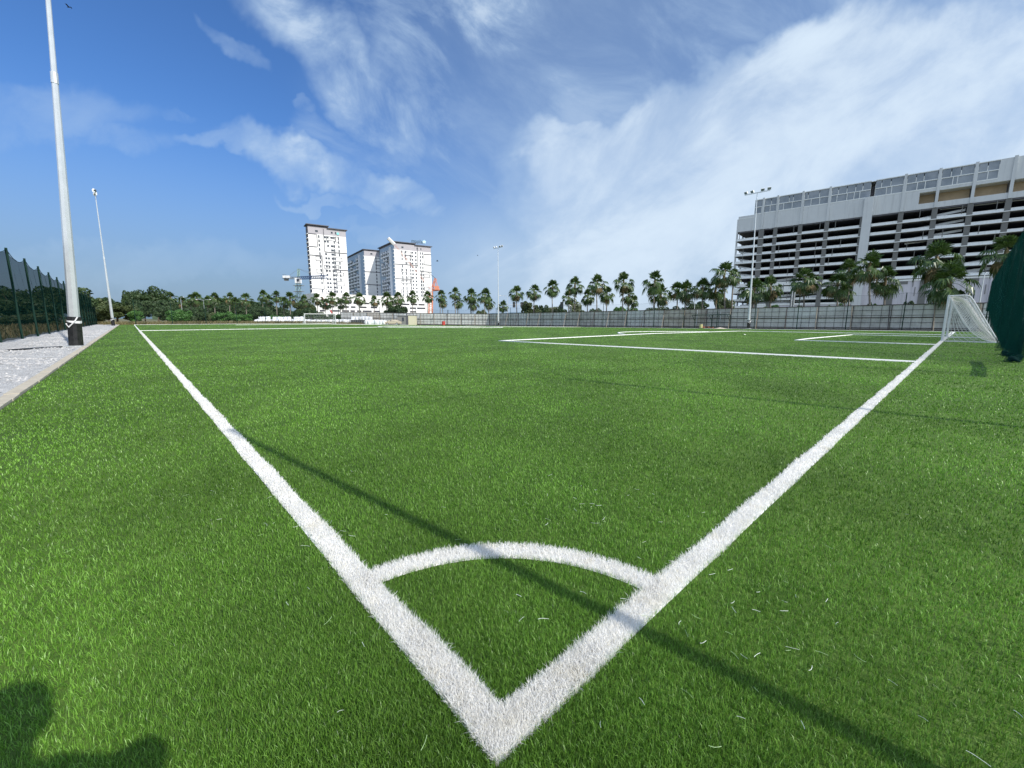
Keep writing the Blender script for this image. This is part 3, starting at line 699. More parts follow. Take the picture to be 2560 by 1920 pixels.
def dugout():
    a, b_ = 26.3, 32.2; g = 72.6
    t = thing('dugout_frame', P(a, g), 'dark green bare steel dugout frame in front of the hoarding', 'dugout')
    h = 2.35
    for s in (a, (a + b_) / 2, b_):
        mb = MB(); mb.tube([P(s, g + 1.5), P(s, g + 1.5, h)], .05, 6); mb.build('post', M_gpost, t)
        mb = MB(); mb.tube([P(s, g + 1.5, 1.3), P(s, g + .2, h - .1)], .035, 5); mb.build('roof_strut', M_gpost, t)
        mb = MB(); mb.tube([P(s, g + 1.5, h), P(s, g + .1, h - .05)], .04, 5); mb.build('rafter', M_gpost, t)
    for g_, z, r_ in ((g + 1.5, h, .06), (g + .1, h - .05, .07)):
        mb = MB(); mb.tube([P(a, g_, z), P(b_, g_, z)], r_, 5); mb.build('roof_rail', M_gpost, t)
    mb = MB(); mb.tube([P(a, g + 1.5, 1.0), P(b_, g + 1.5, 1.0)], .03, 5); mb.build('mid_rail', M_gpost, t)
dugout()
def barrel(px, py, Y, r_, h, m, label):
    p = at(px, py, Y); t = thing('barrel', p, label, 'barrel')
    mb = MB(); mb.tube([p + Vector((0, 0, z * h)) for z in (0, .05, .3, .33, .66, .69, .95, 1)], [r_ * .95, r_, r_, r_ * 1.05, r_ * 1.05, r_, r_, r_ * .95], 14); mb.build('drum', m, t)
    mb = MB(); mb.tube([p + Vector((0, 0, h)), p + Vector((0, 0, h + .03))], r_ * 1.02, 14); mb.build('lid', m, t)
barrel(1752, 820, 70, .27, .6, mat("yellow_drum", (.5, .45, .22), .5), 'pale yellow drum standing under the green dugout frame')
barrel(1109, 813, 119, .45, 1.1, M_red, 'red drum at the foot of the hoarding between the cabin and the middle mast')
p = at(1768, 821, 70); mb = MB()
for i in range(7): mb.box(p + Vector((random.Random(i).uniform(-1, 1), .3, .12 + .1 * (i % 2))), (.5, .3, .18), i, 0)
setp(mb.build('brick_pile', mat("red_brick", (.33, .12, .08), .9, noise=(4, 1, (.22, .1, .07)))), 'low heap of red bricks beside the yellow drum under the dugout frame', 'brick pile')
def sandpile(px, py, Y, w, h, label):
    p = at(px, py, Y); mb = MB(); vs = []; fs = []; n = 14
    for j in range(6):
        for i in range(n): a = i / n * 6.283; r_ = w * (1 - j / 5) * (1 + .15 * math.sin(a * 3 + j)); vs.append(p + Vector((math.cos(a) * r_, math.sin(a) * r_ * .6, h * (j / 5) ** 1.3 - .05)))
    for j in range(5):
        for i in range(n): fs.append((j * n + i, j * n + (i + 1) % n, (j + 1) * n + (i + 1) % n, (j + 1) * n + i))
    mb.add(vs, fs); setp(mb.build('sand_heap', mat('pale_sand', (.55, .47, .38), .95), smooth=True), label, 'sand heap')
sandpile(1800, 821, 68, 1.3, .22, 'low heap of pale sand beside the dugout frame')
sandpile(550, 808, 119, 3.5, .5, 'long low heap of pale sand on the dry verge beyond the far end')

# ------------------------------------------------------------------ multi-storey car park
def car_park():
    F0 = at(1841, 581, 172); D = Vector((.744, -.668, 0)); N = Vector((-.668, -.744, 0)); O = Vector((F0.x, F0.y, 0))
    def W(u, z, n=0.): return O + D * u + N * n + Vector((0, 0, z))
    t = thing('car_park', W(0, -1), 'huge grey multi-storey concrete car park with open decks and a glazed top storey', 'building')
    def B(mb, u0, u1, z0, z1, n0, n1, m=0):      # n positive = toward the pitch
        mb.hexa(W(u0, z0, n0), D * (u1 - u0), N * (n1 - n0), (0, 0, z1 - z0), m)
    U1 = 120.; DEP = 34.
    U = [13.4, 21.2, 29.0, 48.1, 55.8, 63.3, 70.7, 78.1, 85.5, 93, 100.5, 108, 115.5]
    # decks
    tops = [32.3 - 2.93 * k for k in range(10)]
    for k, z in enumerate(tops):
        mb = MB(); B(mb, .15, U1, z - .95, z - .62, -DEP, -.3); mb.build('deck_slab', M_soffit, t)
        hi = z + (.26 if k % 2 else .20); mb = MB()
        for (a, b_) in ((.0, 38.45), (41.05, U1)):
            if z < 14.5 and a > 40: continue
            if k < 6 or a > 40: B(mb, a, b_, z - .78, hi - .05, -.25, .0); B(mb, a, b_, z - .80, z - .58, 0.0, .30)
            elif k == 6: B(mb, 0, 38.45, 13.6, 14.9, -.25, .05)
            elif k == 7: B(mb, 0, 22, 11.2, 13.2, -.25, .05); B(mb, 29.5, 38.4, 11.6, 12.4, -.25, .05)
            elif k == 8: B(mb, 0, 38.45, 8.1, 8.9, -.25, .05)
            elif k == 9: B(mb, 0, 14, 4.6, 6.2, -.25, .05)
        if mb.v: mb.build('parapet', M_band, t)
    # raked ramps seen between the decks
    for (u0, z0, u1, z1, h) in ((10, 11.0, 38, 13.4, .9), (14, 9.0, 38, 11.2, .9), (3, 5.0, 30, 8.4, 1.6), (12, 14.8, 30, 16.5, .9), (1, 18.6, 7.5, 17.4, .7), (1, 21.6, 6, 20.4, .6), (1, 24.5, 5, 23.6, .5), (1, 27.4, 5, 26.5, .5),
                                (50, 31.8, 62.5, 33.4, .7), (57, 34.6, 80, 34.4, 1.1), (50, 28.9, 62.5, 30.4, .7), (57, 31.3, 80, 31.7, 1.0), (50, 26.0, 62.5, 27.5, .7), (57, 28.4, 80, 28.9, .9), (50, 25.0, 64, 25.9, .8), (63, 17, 78, 19.3, .9), (63, 14.6, 78, 16.6, 1.), (63, 12.5, 80, 15.2, 1.4),
                                (80, 31.8, 96, 34, .8), (80, 28.9, 96, 31, .8), (80, 25.9, 96, 28, .8)):
        mb = MB(); mb.hexa(W(u0, z0, -2.3), D * (u1 - u0) + Vector((0, 0, z1 - z0)), N * .3, (0, 0, h)); mb.build('ramp_parapet', M_band, t)
    mb = MB(); B(mb, .15, U1, 34.7, 35.05, -DEP, -.3); mb.build('deck_slab', M_soffit, t)
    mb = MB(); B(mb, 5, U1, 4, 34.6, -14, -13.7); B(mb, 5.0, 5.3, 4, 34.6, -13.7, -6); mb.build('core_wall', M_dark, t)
    mb = MB(); B(mb, 0, .45, -1, 39.9, -.9, 0.02); B(mb, 0, .4, 35.1, 39.9, -DEP, -.9)
    for k in range(4): B(mb, 0, .5, -1, 35.1, -9 * k - 9.5, -9 * k - 8.7)
    mb.build('corner_column', M_conc, t)
    rd = random.Random(3)
    for u in [8.75] + U:
        w = 1.75 if u < 9 else 1.25
        if 30 < u < 41: continue
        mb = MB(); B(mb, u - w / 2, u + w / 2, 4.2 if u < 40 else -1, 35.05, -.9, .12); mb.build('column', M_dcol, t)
        mb = MB(); B(mb, u - .35, u + .35, 35.1, 46.5, 0, .35); mb.build('pilaster', M_conc, t)
    for u in [8.4, 13.4, 21.2, 29.0]:
        mb = MB(); B(mb, u - .7, u + .7, -1, 9, .0, .22); mb.build('column', M_dcol, t)
    # thin down pipes and rails in the openings
    for k in range(8):
        for i, u0 in enumerate([0] + U[:8]):
            for _ in range(1):
                uu = u0 + rd.choice((1.6, 2.4, 4.4, 5.2, 5.8)) * (1 if u0 else .5)
                if 37 < uu < 42: continue
                mb = MB(); B(mb, uu, uu + .15, tops[k] - 3.4 if k else 32.3, tops[k] - .6 if k else 35.1, -.2, .08); mb.build('down_pipe', M_dcol, t)
    # wide pilaster and dark reveal at its left edge
    mb = MB(); B(mb, 38.6, 41.0, -1, 41.0, -.9, 1.1); mb.build('broad_pilaster', M_conc, t)
    mb = MB(); B(mb, 38.0, 38.6, 8.5, 35.1, -.9, .15); mb.build('column', M_dcol, t)
    # walls above the decks
    mb = MB(); B(mb, .4, 51.8, 35.1, 40.9, -.3, 0.); mb.build('upper_wall', M_conc, t)
    mb = MB(); B(mb, 51.8, U1, 35.1, 36.75, -.3, 0.); B(mb, 51.8, U1, 40.1, 40.9, -.3, 0.); mb.build('upper_wall', M_conc, t)
    mb = MB(); B(mb, .45, 5.8, 39.9, 40.1, -DEP, .05); mb.build('coping', M_band, t)
    for i, (a, b_) in enumerate(((51.9, 55.45), (56.15, 62.95), (63.65, 70.35), (71.05, 77.75), (78.45, 85.1), (85.9, 92.6), (93.4, 100), (101, 107))):
        mb = MB(); B(mb, a, b_, 36.75, 40.1, -4.2, -4.0); B(mb, a, b_, 36.72, 36.78, -4, -.3); mb.build('loggia_lining', M_beige, t)
        mb = MB(); B(mb, a - .4, a, 36.75, 40.1, -4, -.3); B(mb, a, b_, 40.0, 40.12, -4, -.3); mb.build('loggia_side', M_conc, t)
    # glazed top storey
    ed = [5.8] + U[:3] + [40.4] + U[3:7] + [68 + 9]
    bays = [(5.8, 13.05), (13.75, 20.85), (21.55, 28.65), (29.35, 39.8), (40.9, 47.75), (48.45, 55.45), (56.15, 62.95), (63.65, 67.8)]
    for i, (a, b_) in enumerate(bays):
        zt = 46.1; fr = MB(); B(fr, a, b_, 43.35, 43.6, -.2, .06); B(fr, a, b_, zt - .12, zt + .12, -.2, .1); B(fr, a, b_, 40.9, 41.2, -.2, .05)
        cuts = sorted({a, b_} | {a + (b_ - a) * f for f in ([.33, .72], [.22, .6], [.3, .65], [.16, .42, .6, .74], [.42, .6], [.36, .62], [.38, .52], [.5])[i]})
        for c in cuts: B(fr, max(a, c - .09), min(b_, c + .09), 41.2, 43.35, -.2, .05)
        cuts2 = sorted({a, b_} | {a + (b_ - a) * f for f in ([.42, .75], [.45, .62], [.15, .62], [.18, .4, .62, .8], [.22, .55], [.3, .55], [.3, .6], [.45])[i]})
        for c in cuts2: B(fr, max(a, c - .08), min(b_, c + .08), 43.6, 45.0, -.2, .04)
        w = fr.build('window', M_band, t)
        for (cs, z0, z1) in ((cuts, 41.2, 43.35), (cuts2, 43.6, 46.0)):
            mb = MB()
            for c0, c1 in zip(cs[:-1], cs[1:]): B(mb, c0 + .09, c1 - .09, z0, z1 - .02, -.16, -.10)
            mb.build('pane', M_glass, w)
    mb = MB(); B(mb, 67.8, U1, 40.9, 46.2, -.25, 0.); B(mb, 5.8, 6.1, 40.9, 46.2, -DEP, -.25); B(mb, 5.8, U1, 40.9, 46.0, -DEP, -DEP + .3)
    B(mb, 6.1, U1, 45.9, 46.05, -DEP, -.3); mb.build('top_wall', M_conc, t)
    mb = MB(); B(mb, 6.2, U1, 41, 45.8, -6.3, -6.); mb.build('room_wall', M_conc2, t)
    # lower walls
    mb = MB(); B(mb, 41., U1, -1, 13.4, -.4, -.1); B(mb, 8, 38.6, -1, 6.2, -.4, -.12); B(mb, 0, 8, -1, 2.2, -.4, -.12); mb.build('lower_wall', M_conc2, t)
    mb = MB(); B(mb, 8, 38.6, 6.2, 6.9, -.35, .1); B(mb, 41, U1, 13.2, 13.7, -.35, .12); mb.build('string_course', M_band, t)
    for u in U[3:9]:
        mb = MB(); B(mb, u - .85, u + .85, -1, 13.1, -.1, .25); mb.build('pilaster', M_dcol if u < 56 else M_conc2, t)
    for u in (49.5, 57.2, 65, 72):
        mb = MB(); B(mb, u, u + 2.6, 12.2, 13.1, -.09, .02); mb.build('vent_grille', M_dcol, t)
    # far side wall for the deck ends
    mb = MB(); B(mb, 0, U1, 4, 35, -DEP, -DEP + .3); o = mb.build('rear_wall', M_band, t)
car_park()

# ------------------------------------------------------------------ apartment towers
def flat_inst(mesh, name, parent, world, rz):
    o = bpy.data.objects.new(name, mesh); COL.objects.link(o); o.parent = parent
    o.location = Vector(world) - parent_world(parent); o.rotation_euler = (0, 0, rz); return o
def box_mesh(name, d, m, parts=None):
    mb = MB(); mb.box((0, 0, 0), d)
    for c, dd, k in (parts or []): mb.box(c, dd, 0, k)
    me = bpy.data.meshes.new(name); me.from_pydata(mb.v, [], mb.f)
    for mm in (m if isinstance(m, list) else [m]): me.materials.append(mm)
    me.polygons.foreach_set('material_index', mb.m); return me
def window_meshes():
    w = []
    for nm, a, b in (('window', 1.35, 1.5), ('window', .95, 2.05), ('window', 2.0, 1.45)):
        mb = MB(); f = .09
        mb.box((0, -.03, b / 2), (a, .08, f)); mb.box((0, -.03, -b / 2), (a, .08, f))
        mb.box((-a / 2, -.03, 0), (f, .08, b - f)); mb.box((a / 2, -.03, 0), (f, .08, b - f)); mb.box((0, 0, 0), (a - f, .03, b - f), 0, 1)
        me = bpy.data.meshes.new(nm); me.from_pydata(mb.v, [], mb.f); me.materials.append(M_frame); me.materials.append(M_win)
        me.polygons.foreach_set('material_index', mb.m); w.append(me)
    return w
WINM = window_meshes()
def tower(A, D, width, back, depth, z0, z1, label, cols, bands, boxes, seed, split=.5, side_balc=None, grey=4.8, roof2=1.4, logo=None, wing=None):
    """A = the near-left corner of the lit front; D = the way the front runs; back = the way the flank runs."""
    A = Vector((A[0], A[1], 0)); D = Vector((*D, 0)); Bk = Vector((*back, 0)); N = Vector((D.y, -D.x, 0)); rz = math.atan2(D.y, D.x)
    def W(u, z, n=0.): return A + D * u + N * n + Vector((0, 0, z))
    t = thing('apartment_tower', W(0, z0), label, 'apartment tower', 'apartment towers beyond the far end')
    H_ = z1 - z0
    def slab(mb, u0, u1, za, zb, n0, n1, m=0): mb.hexa(W(u0, za, n0), D * (u1 - u0), N * (n1 - n0), (0, 0, zb - za), m)
    mb = MB(); mb.hexa(A + Vector((0, 0, z0)), D * width, Bk * depth, (0, 0, H_ - grey)); mb.build('wall', M_tw, t)
    mb = MB(); mb.hexa(A + Vector((0, 0, z1 - grey)) - D * 0, D * width, Bk * depth, (0, 0, grey)); mb.build('penthouse_wall', M_tg, t)
    us = width * split
    mb = MB(); s0, s1, r0, r1 = (0, us, z1 + roof2, z1) if roof2 > 0 else (0, us, z1, z1 - roof2)
    mb.hexa(W(-1.1, r0, 1.2), D * (us + 1.1 + (1.2 if roof2 > 0 else 0)), Bk * (depth + 2), (0, 0, .55))
    if roof2 > 0: mb.hexa(W(0, z1, 0), D * us, Bk * depth, (0, 0, roof2))
    mb.build('roof', M_trim, t)
    mb = MB(); mb.hexa(W(us + (.0 if roof2 > 0 else -1.2), r1, 1.2), D * (width - us + 1.1), Bk * (depth + 2), (0, 0, .55))
    if roof2 < 0: mb.hexa(W(us, z1, 0), D * (width - us), Bk * depth, (0, 0, -roof2))
    mb.build('roof', M_trim, t)
    fl = 3.05; nf = int((H_ - grey) / fl); rd = random.Random(seed); k = 0; rest = MB()
    for f in range(nf):
        z = z1 - grey - fl * (f + .5)
        for (fu, wi) in cols:
            if rd.random() < .07: continue
            if k < 100: flat_inst(WINM[wi], 'window', t, W(width * fu, z, .05), rz); k += 1
            else:
                d = ((1.15, 1.35), (.75, 1.9), (1.7, 1.3))[wi]; u = width * fu; slab(rest, u - d[0] / 2, u + d[0] / 2, z - d[1] / 2, z + d[1] / 2, 0, .06)
    if rest.v: o = rest.build('windows', M_win, t); o['kind'] = 'stuff'
    for u, wi in ((.22, 2), (.62, 0), (.72, 1)): flat_inst(WINM[wi], 'window', t, W(width * u, z1 - 2.6, .05), rz)
    mb = MB()                                     # charcoal bands and frames drawn on the front
    for (u0, f0, u1, f1) in bands:
        za = z1 - grey - fl * f0; zb = z1 - grey - fl * f1; th = .6
        if f0 == f1: slab(mb, width * u0, width * u1, za - th / 2, za + th / 2, 0, .22)
        else: slab(mb, width * u0 - .2, width * u0 + .2, zb, za, 0, .22)
    for (u0, f0, u1, f1) in boxes:
        za = z1 - grey - fl * f0; zb = z1 - grey - fl * f1
        for (a, b_, c, d) in ((u0, u1, za - .17, za + .17), (u0, u1, zb - .17, zb + .17), (u0, u0 + .014, zb + .17, za - .17), (u1 - .014, u1, zb + .17, za - .17)): slab(mb, width * a, width * b_, c, d, 0, .12)
    mb.build('charcoal_trim', M_trim, t)
    mb = MB()
    for f in range(1, nf, 1): slab(mb, .1, width * .16, z1 - grey - fl * f - .05, z1 - grey - fl * f + .05, 0, .06); slab(mb, width * .84, width - .1, z1 - grey - fl * f - .05, z1 - grey - fl * f + .05, 0, .06)
    mb.build('floor_lines', M_tg, t)
    # flank: shade put into the panel colour, with a ledge at every floor
    NB = Vector((-Bk.y, Bk.x, 0));  NB = NB if NB.dot(D) < 0 else -NB
    mb = MB(); mb.hexa(A + Vector((0, 0, z0)) + Bk * .5, Bk * (depth - 1), NB * .12, (0, 0, H_ - .2)); mb.build('flank_shade_panel', M_trim if not side_balc else M_flank_shade, t)
    mb = MB()
    for f in range(nf): mb.hexa(A + Bk * .4 + Vector((0, 0, z1 - grey - fl * f - .3)), Bk * (1.6 if side_balc else depth * .8), NB * .7, (0, 0, .5))
    mb.build('floor_ledge', M_tw, t)
    if side_balc:
        n_b, b0, b1 = side_balc; bw = (b1 - b0) / n_b; me = balcony_mesh(bw); zb = z1 - 3.5; c = 0; rs = MB()
        for f in range(int((zb - z0 - 4) / fl)):
            for i in range(n_b):
                p = A + Bk * (b0 + bw * (i + .5)) + NB * .9 + Vector((0, 0, zb - fl * (f + .5)))
                if rd.random() < .10: continue
                if c < 98: flat_inst(me[(f + 2 * i) % 2], 'balcony', t, p, math.atan2(-Bk.y, -Bk.x)); c += 1
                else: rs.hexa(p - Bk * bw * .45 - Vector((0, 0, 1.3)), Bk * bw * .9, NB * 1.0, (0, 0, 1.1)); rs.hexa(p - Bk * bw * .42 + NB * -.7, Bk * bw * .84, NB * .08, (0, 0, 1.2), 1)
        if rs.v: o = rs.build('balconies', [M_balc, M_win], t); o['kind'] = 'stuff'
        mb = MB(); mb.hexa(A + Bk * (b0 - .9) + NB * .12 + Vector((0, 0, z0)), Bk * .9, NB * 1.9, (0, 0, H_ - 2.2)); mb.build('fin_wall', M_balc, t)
    if logo:
        mb = MB(); c = W(width * logo, z1 - 2.9, .15); mb.tube([c, c + N * .2], .95, 12); mb.build('roof_emblem', mat('aqua_emblem', (.22, .62, .60), .4), t)
    return t, W
def balcony_mesh(bw):
    out = []
    for k in range(2):
        mb = MB(); mb.box((0, .1, -1.4), (bw * .98, 1.5, .16)); mb.box((0, -.62, -.85), (bw * (.96 if k else .55), .08, 1.0)); mb.box((-bw * .47, .1, 0), (.14, 1.5, 2.6))
        mb.box((0, .8, -.1), (bw * .9, .06, 2.3), 0, 1); mb.box((bw * .12, .74, -.1), (.12, .06, 2.3))
        me = bpy.data.meshes.new('balcony'); me.from_pydata(mb.v, [], mb.f); me.materials.append(M_balc); me.materials.append(M_win); me.polygons.foreach_set('material_index', mb.m); out.append(me)
    return out
fD = (.825, .565); fB = (-.565, .825)
colsA = ((.27, 1), (.43, 0), (.50, 0), (.61, 2), (.67, 1), (.79, 1))
ta = at(768.5, 561, 316)
tower((ta.x, ta.y), fD, 26.4, fB, 9., -3, ta.z - 1.4, 'lone white apartment tower left of the cluster, with charcoal lines on its front', colsA,
      [(0, .0, .2, .0), (.22, 0, .22, 3), (0, 3, .2, 3), (.40, -1.4, .40, 4), (.40, 4, 1, 4), (0, 5, .32, 5), (.32, 5, .32, 13), (0, 13, .32, 13), (.62, 8.2, 1, 8.2), (.60, 8, .60, 15), (.4, 8, .4, 9)],
      [(.46, .3, .72, 1.2), (.7, .2, .8, 1.4), (.15, 5.2, .3, 6.2), (.15, 8.2, .3, 9.2), (.18, 14, .3, 15), (.36, 7.2, .5, 8), (.62, 7, .75, 8), (.65, 11, .88, 12), (.7, 8.8, .88, 9.6), (.36, 13, .64, 14), (.6, 5.2, .86, 6.1)], 1, split=.5, roof2=1.4, logo=.78)
tb = at(984.5, 604.5, 366)
tc_, Wc = tower((tb.x, tb.y), fD, 33.5, fB, 42, -3, tb.z - 1.2, 'white apartment tower with dark rooftop lettering, the right end of the cluster', ((.2, 1), (.30, 1), (.42, 1), (.48, 0), (.57, 0), (.70, 1), (.76, 1)),
      [(.0, 4, .62, 4), (.62, -1.4, .62, 4.4), (0, 8, .42, 8), (.42, 8, .42, 17), (.80, 0.6, 1, .6), (.80, .6, .80, 3.6), (.8, 3.6, 1, 3.6), (.72, 5.6, 1, 5.6), (.72, 5.6, .72, 15), (.72, 13, 1, 13)],
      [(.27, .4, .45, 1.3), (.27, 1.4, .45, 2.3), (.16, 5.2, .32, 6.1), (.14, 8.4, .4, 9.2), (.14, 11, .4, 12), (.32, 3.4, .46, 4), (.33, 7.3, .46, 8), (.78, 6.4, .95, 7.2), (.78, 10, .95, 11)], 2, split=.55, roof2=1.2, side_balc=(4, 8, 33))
tb2 = at(909.5, 623, 392)
tower((tb2.x, tb2.y), fD, 30, fB, 66, -3, tb2.z - 1.0, 'shaded apartment tower in the middle of the cluster, balconies down its flank', ((.35, 1), (.55, 1), (.62, 1), (.8, 0)),
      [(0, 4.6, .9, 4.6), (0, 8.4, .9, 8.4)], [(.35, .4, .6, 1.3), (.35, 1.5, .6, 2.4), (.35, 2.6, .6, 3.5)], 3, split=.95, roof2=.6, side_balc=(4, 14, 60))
tb3 = at(937, 622, 402)
tower((tb3.x - 3, tb3.y), fD, 14, fB, 20, -3, tb3.z - 3, 'narrow shaded tower block squeezed between the two balconied flanks of the cluster', ((.3, 1), (.6, 0)), [(0, 4, 1, 4)], [], 4, split=.9, roof2=.6, grey=8)
def rooftop_sign():
    t = thing('rooftop_sign', Wc(20, 70), 'dark lettering with a pale leaf emblem on the roof edge of the right-hand white tower', 'sign')
    z = tb.z + .2; off = Wc(19.5, z, .5); rz = math.atan2(fD[1], fD[0])
    for i, ch in enumerate('maple'):
        cu = bpy.data.curves.new('letter', 'FONT'); cu.body = ch; cu.size = 4.2; cu.extrude = .15; cu.offset = 0
        cu.materials.append(mat('sign_teal', (.02, .06, .08), .5) if i == 0 else bpy.data.materials['sign_teal'])
        tmp = bpy.data.objects.new('letter', cu); me = bpy.data.meshes.new_from_object(tmp); bpy.data.objects.remove(tmp); me.name = 'letter'
        o = bpy.data.objects.new('letter', me); COL.objects.link(o); o.parent = t; o.rotation_euler = (R(90), 0, rz)
        o.location = Wc(15.4 + (0, 3.3, 5.4, 7.6, 8.8)[i], z + .9, .5) - parent_world(t)
    mb = MB(); c = Wc(27.2, z + 2.3, .5); N_ = Vector((fD[1], -fD[0], 0)); D_ = Vector((*fD, 0)); Z_ = Vector((0, 0, 1))
    sh = [(0, 1.9), (.6, .9), (1.9, .5), (1.1, -.3), (1.3, -1.3), (0, -1.0), (-1.3, -1.3), (-1.1, -.3), (-1.9, .5), (-.6, .9)]
    vs = [c + D_ * a + Z_ * b for a, b in sh] + [c + D_ * a + Z_ * b + N_ * .3 for a, b in sh]; n = len(sh)
    mb.add(vs, [tuple(reversed(range(n))), tuple(range(n, 2 * n))] + [(i, (i + 1) % n, n + (i + 1) % n, n + i) for i in range(n)]); mb.build('leaf_emblem', mat('pale_cyan', (.55, .80, .82), .4), t)
    mb = MB()
    for k in range(9): mb.tube([Wc(15.8 + k * 1.4, z - .4, .4), Wc(15.8 + k * 1.4, z + 1.1, .4)], .05, 4)
    mb.tube([Wc(15.3, z + .9, .4), Wc(27.8, z + .9, .4)], .08, 4); mb.build('sign_frame', M_trim, t)
rooftop_sign()
def podium():
    a = at(786, 738, 300); b = at(955, 742, 338); c = at(1064, 742, 360)
    t = thing('podium_car_park', (a.x, a.y, -2), 'long low white car park block with rows of dark openings below the towers', 'building')
    rd = random.Random(4)
    for (p, q, zt, nm) in ((a, b, a.z + 1, 'wall'), (b, c, b.z + .5, 'wall')):
        p2 = Vector((p.x, p.y, 0)); q2 = Vector((q.x, q.y, 0)); d = (q2 - p2); L_ = d.length; d.normalize(); n = Vector((d.y, -d.x, 0))
        mb = MB(); mb.hexa(p2 - n * 18 - Vector((0, 0, 3)), d * (L_ - .2), n * 18, (0, 0, zt + 3)); mb.build(nm, M_tw, t)
        mb = MB(); mb.hexa(p2 - n * 18 + Vector((0, 0, zt)), d * (L_ - .2), n * 18.3, (0, 0, .5)); mb.build('parapet', M_tw, t)
        for r_ in range(4):
            z = 3.1 + 3.0 * r_
            if z > zt - 1.8: continue
            u = 3.
            while u < L_ - 6:
                w = rd.choice((3.6, 5.5, 7.5))
                mb = MB(); mb.hexa(p2 + d * u + n * .02 + Vector((0, 0, z)), d * w, n * .05, (0, 0, 1.25)); mb.build('opening', M_dark, t)
                u += w + rd.choice((1., 1.6, 3.5))
podium()

# ------------------------------------------------------------------ cranes
def lattice(mb, p, q, w, n, r_=.09, m=0, up=None):
    p, q = Vector(p), Vector(q); d = (q - p).normalized(); up = up or (Vector((0, 0, 1)) if abs(d.z) < .9 else Vector((0, 1, 0)))
    a = d.cross(up).normalized() * w / 2; b = a.cross(d).normalized() * w / 2; cs = [a + b, a - b, -a - b, -a + b]
    for c in cs: mb.tube([p + c, q + c], r_ * 1.5, 4, m)
    for i in range(n):
        s0, s1 = p + (q - p) * i / n, p + (q - p) * (i + 1) / n
        for k in range(4):
            c0, c1 = (cs[k], cs[(k + 1) % 4]) if i % 2 else (cs[(k + 1) % 4], cs[k]); mb.tube([s0 + c0, s1 + c1], r_, 3, m)
def crane_green():
    Y = 300; base = at(747, 775, Y); t = thing('tower_crane', (base.x, base.y, -2), 'green tower crane with white counterweights, left of the lone white tower', 'crane')
    top = at(745, 706, Y); cab = at(745, 695, Y)
    mb = MB(); lattice(mb, (base.x, Y, -2), (top.x, Y, top.z), 2.4, 16, .12); mb.build('mast', M_greensteel, t)
    for py in (714, 729, 743):
        p = at(747, py, Y); mb = MB(); mb.box(p, (6, 4, .3)); mb.build('service_deck', M_dcol, t)
    mb = MB(); mb.box(cab + Vector((0, 0, -1.8)), (3.4, 3, 3.6)); mb.build('cab', M_pwhite, t)
    mb = MB(); mb.box(cab + Vector((.5, -1.6, -1.6)), (1.6, .1, 1.8)); mb.build('cab_window', M_win, t)
    a = at(707, 694.5, Y); b = at(746, 695, Y); c = at(815, 692, Y - 34)
    mb = MB(); lattice(mb, a, b, 1.2, 10, .1); mb.build('counter_jib', M_dcol, t)
    mb = MB(); lattice(mb, b, c, 1.7, 26, .12); mb.build('jib', M_bluesteel, t)
    for px in (711.5, 720): mb = MB(); mb.box(at(px, 692, Y - 1.2), (2.0, 1.6, 1.6)); mb.build('counterweight', M_pwhite, t)
    ap = at(746.5, 672, Y); mb = MB(); lattice(mb, b, ap, 1.1, 6, .1); mb.build('tower_head', M_greensteel, t)
    for q in (at(722, 690, Y), at(790, 692, Y - 21), at(812, 691, Y - 32)): mb = MB(); mb.tube([ap, q], .07, 4); mb.build('tie_rod', M_dcol, t)
    mb = MB(); mb.box(at(716, 699, Y), (2.6, 1.4, 1.6)); mb.build('winch', M_dcol, t)
    mb = MB(); mb.tube([at(706, 686.5, Y), at(716, 686.5, Y)], .09, 4); mb.build('handrail', M_dcol, t)
crane_green()
def crane_orange():
    Y = 270; t = thing('luffing_crane', at(1076, 800, Y), 'orange luffing crane beside the right-hand tower, its jib crossing in front of it', 'crane')
    bs, hd = at(1076, 800, Y), at(1077, 729, Y)
    mb = MB(); lattice(mb, (bs.x, Y, -2), hd, 2.2, 14, .14); mb.build('mast', M_orange, t)
    mb = MB(); mb.hexa(at(1070, 729, Y), at(1098, 726, Y) - at(1070, 729, Y), (0, 2.5, 0), (0, 0, 1.1)); mb.build('machine_deck', M_orange, t)
    mb = MB(); mb.box(at(1075, 724, Y), (2.6, 2.6, 2.6)); mb.build('cab', M_pwhite, t)
    mb = MB(); mb.box(at(1092, 720, Y), (2.6, 2.4, 2.4)); mb.build('counterweight', M_orange, t)
    mb = MB(); lattice(mb, at(1080, 723, Y), at(1089, 696, Y), 1.0, 6, .13); mb.build('a_frame', M_orange, t)
    mb = MB(); mb.tube([at(1089, 696, Y), at(1096, 722, Y)], .12, 4); mb.tube([at(1091, 697, Y), at(1091, 721, Y)], .08, 4); mb.build('back_stay', M_orange, t)
    jt = at(986, 611, Y - 12); tp = at(970, 595, Y - 14)
    mb = MB(); lattice(mb, at(1076, 722, Y - 2), jt, .6, 34, .02); mb.build('jib', M_orange, t)
    mb = MB(); mb.tube([tp, jt], [.95, 1.05], 6); mb.build('jib_tip', M_pwhite, t)
    mb = MB(); mb.tube([at(1089, 696, Y), at(1069, 680, Y - 4)], .14, 4); mb.build('rest_bar', M_trim, t)
crane_orange()
def boom():
    t = thing('lifting_boom', at(829, 786, 250), 'slanting red and white lifting boom standing before the lone white tower', 'boom')
    p, q = at(831, 784, 250), at(800, 734, 250)
    for i in range(6): mb = MB(); mb.tube([p + (q - p) * i / 6, p + (q - p) * (i + 1) / 6], .42 - .03 * i, 6); mb.build('boom_section', M_red if i % 2 == 0 else M_pwhite, t)
    mb = MB(); mb.box(p - Vector((0, 0, 1)), (3, 2, 2)); mb.build('boom_base', M_dcol, t)
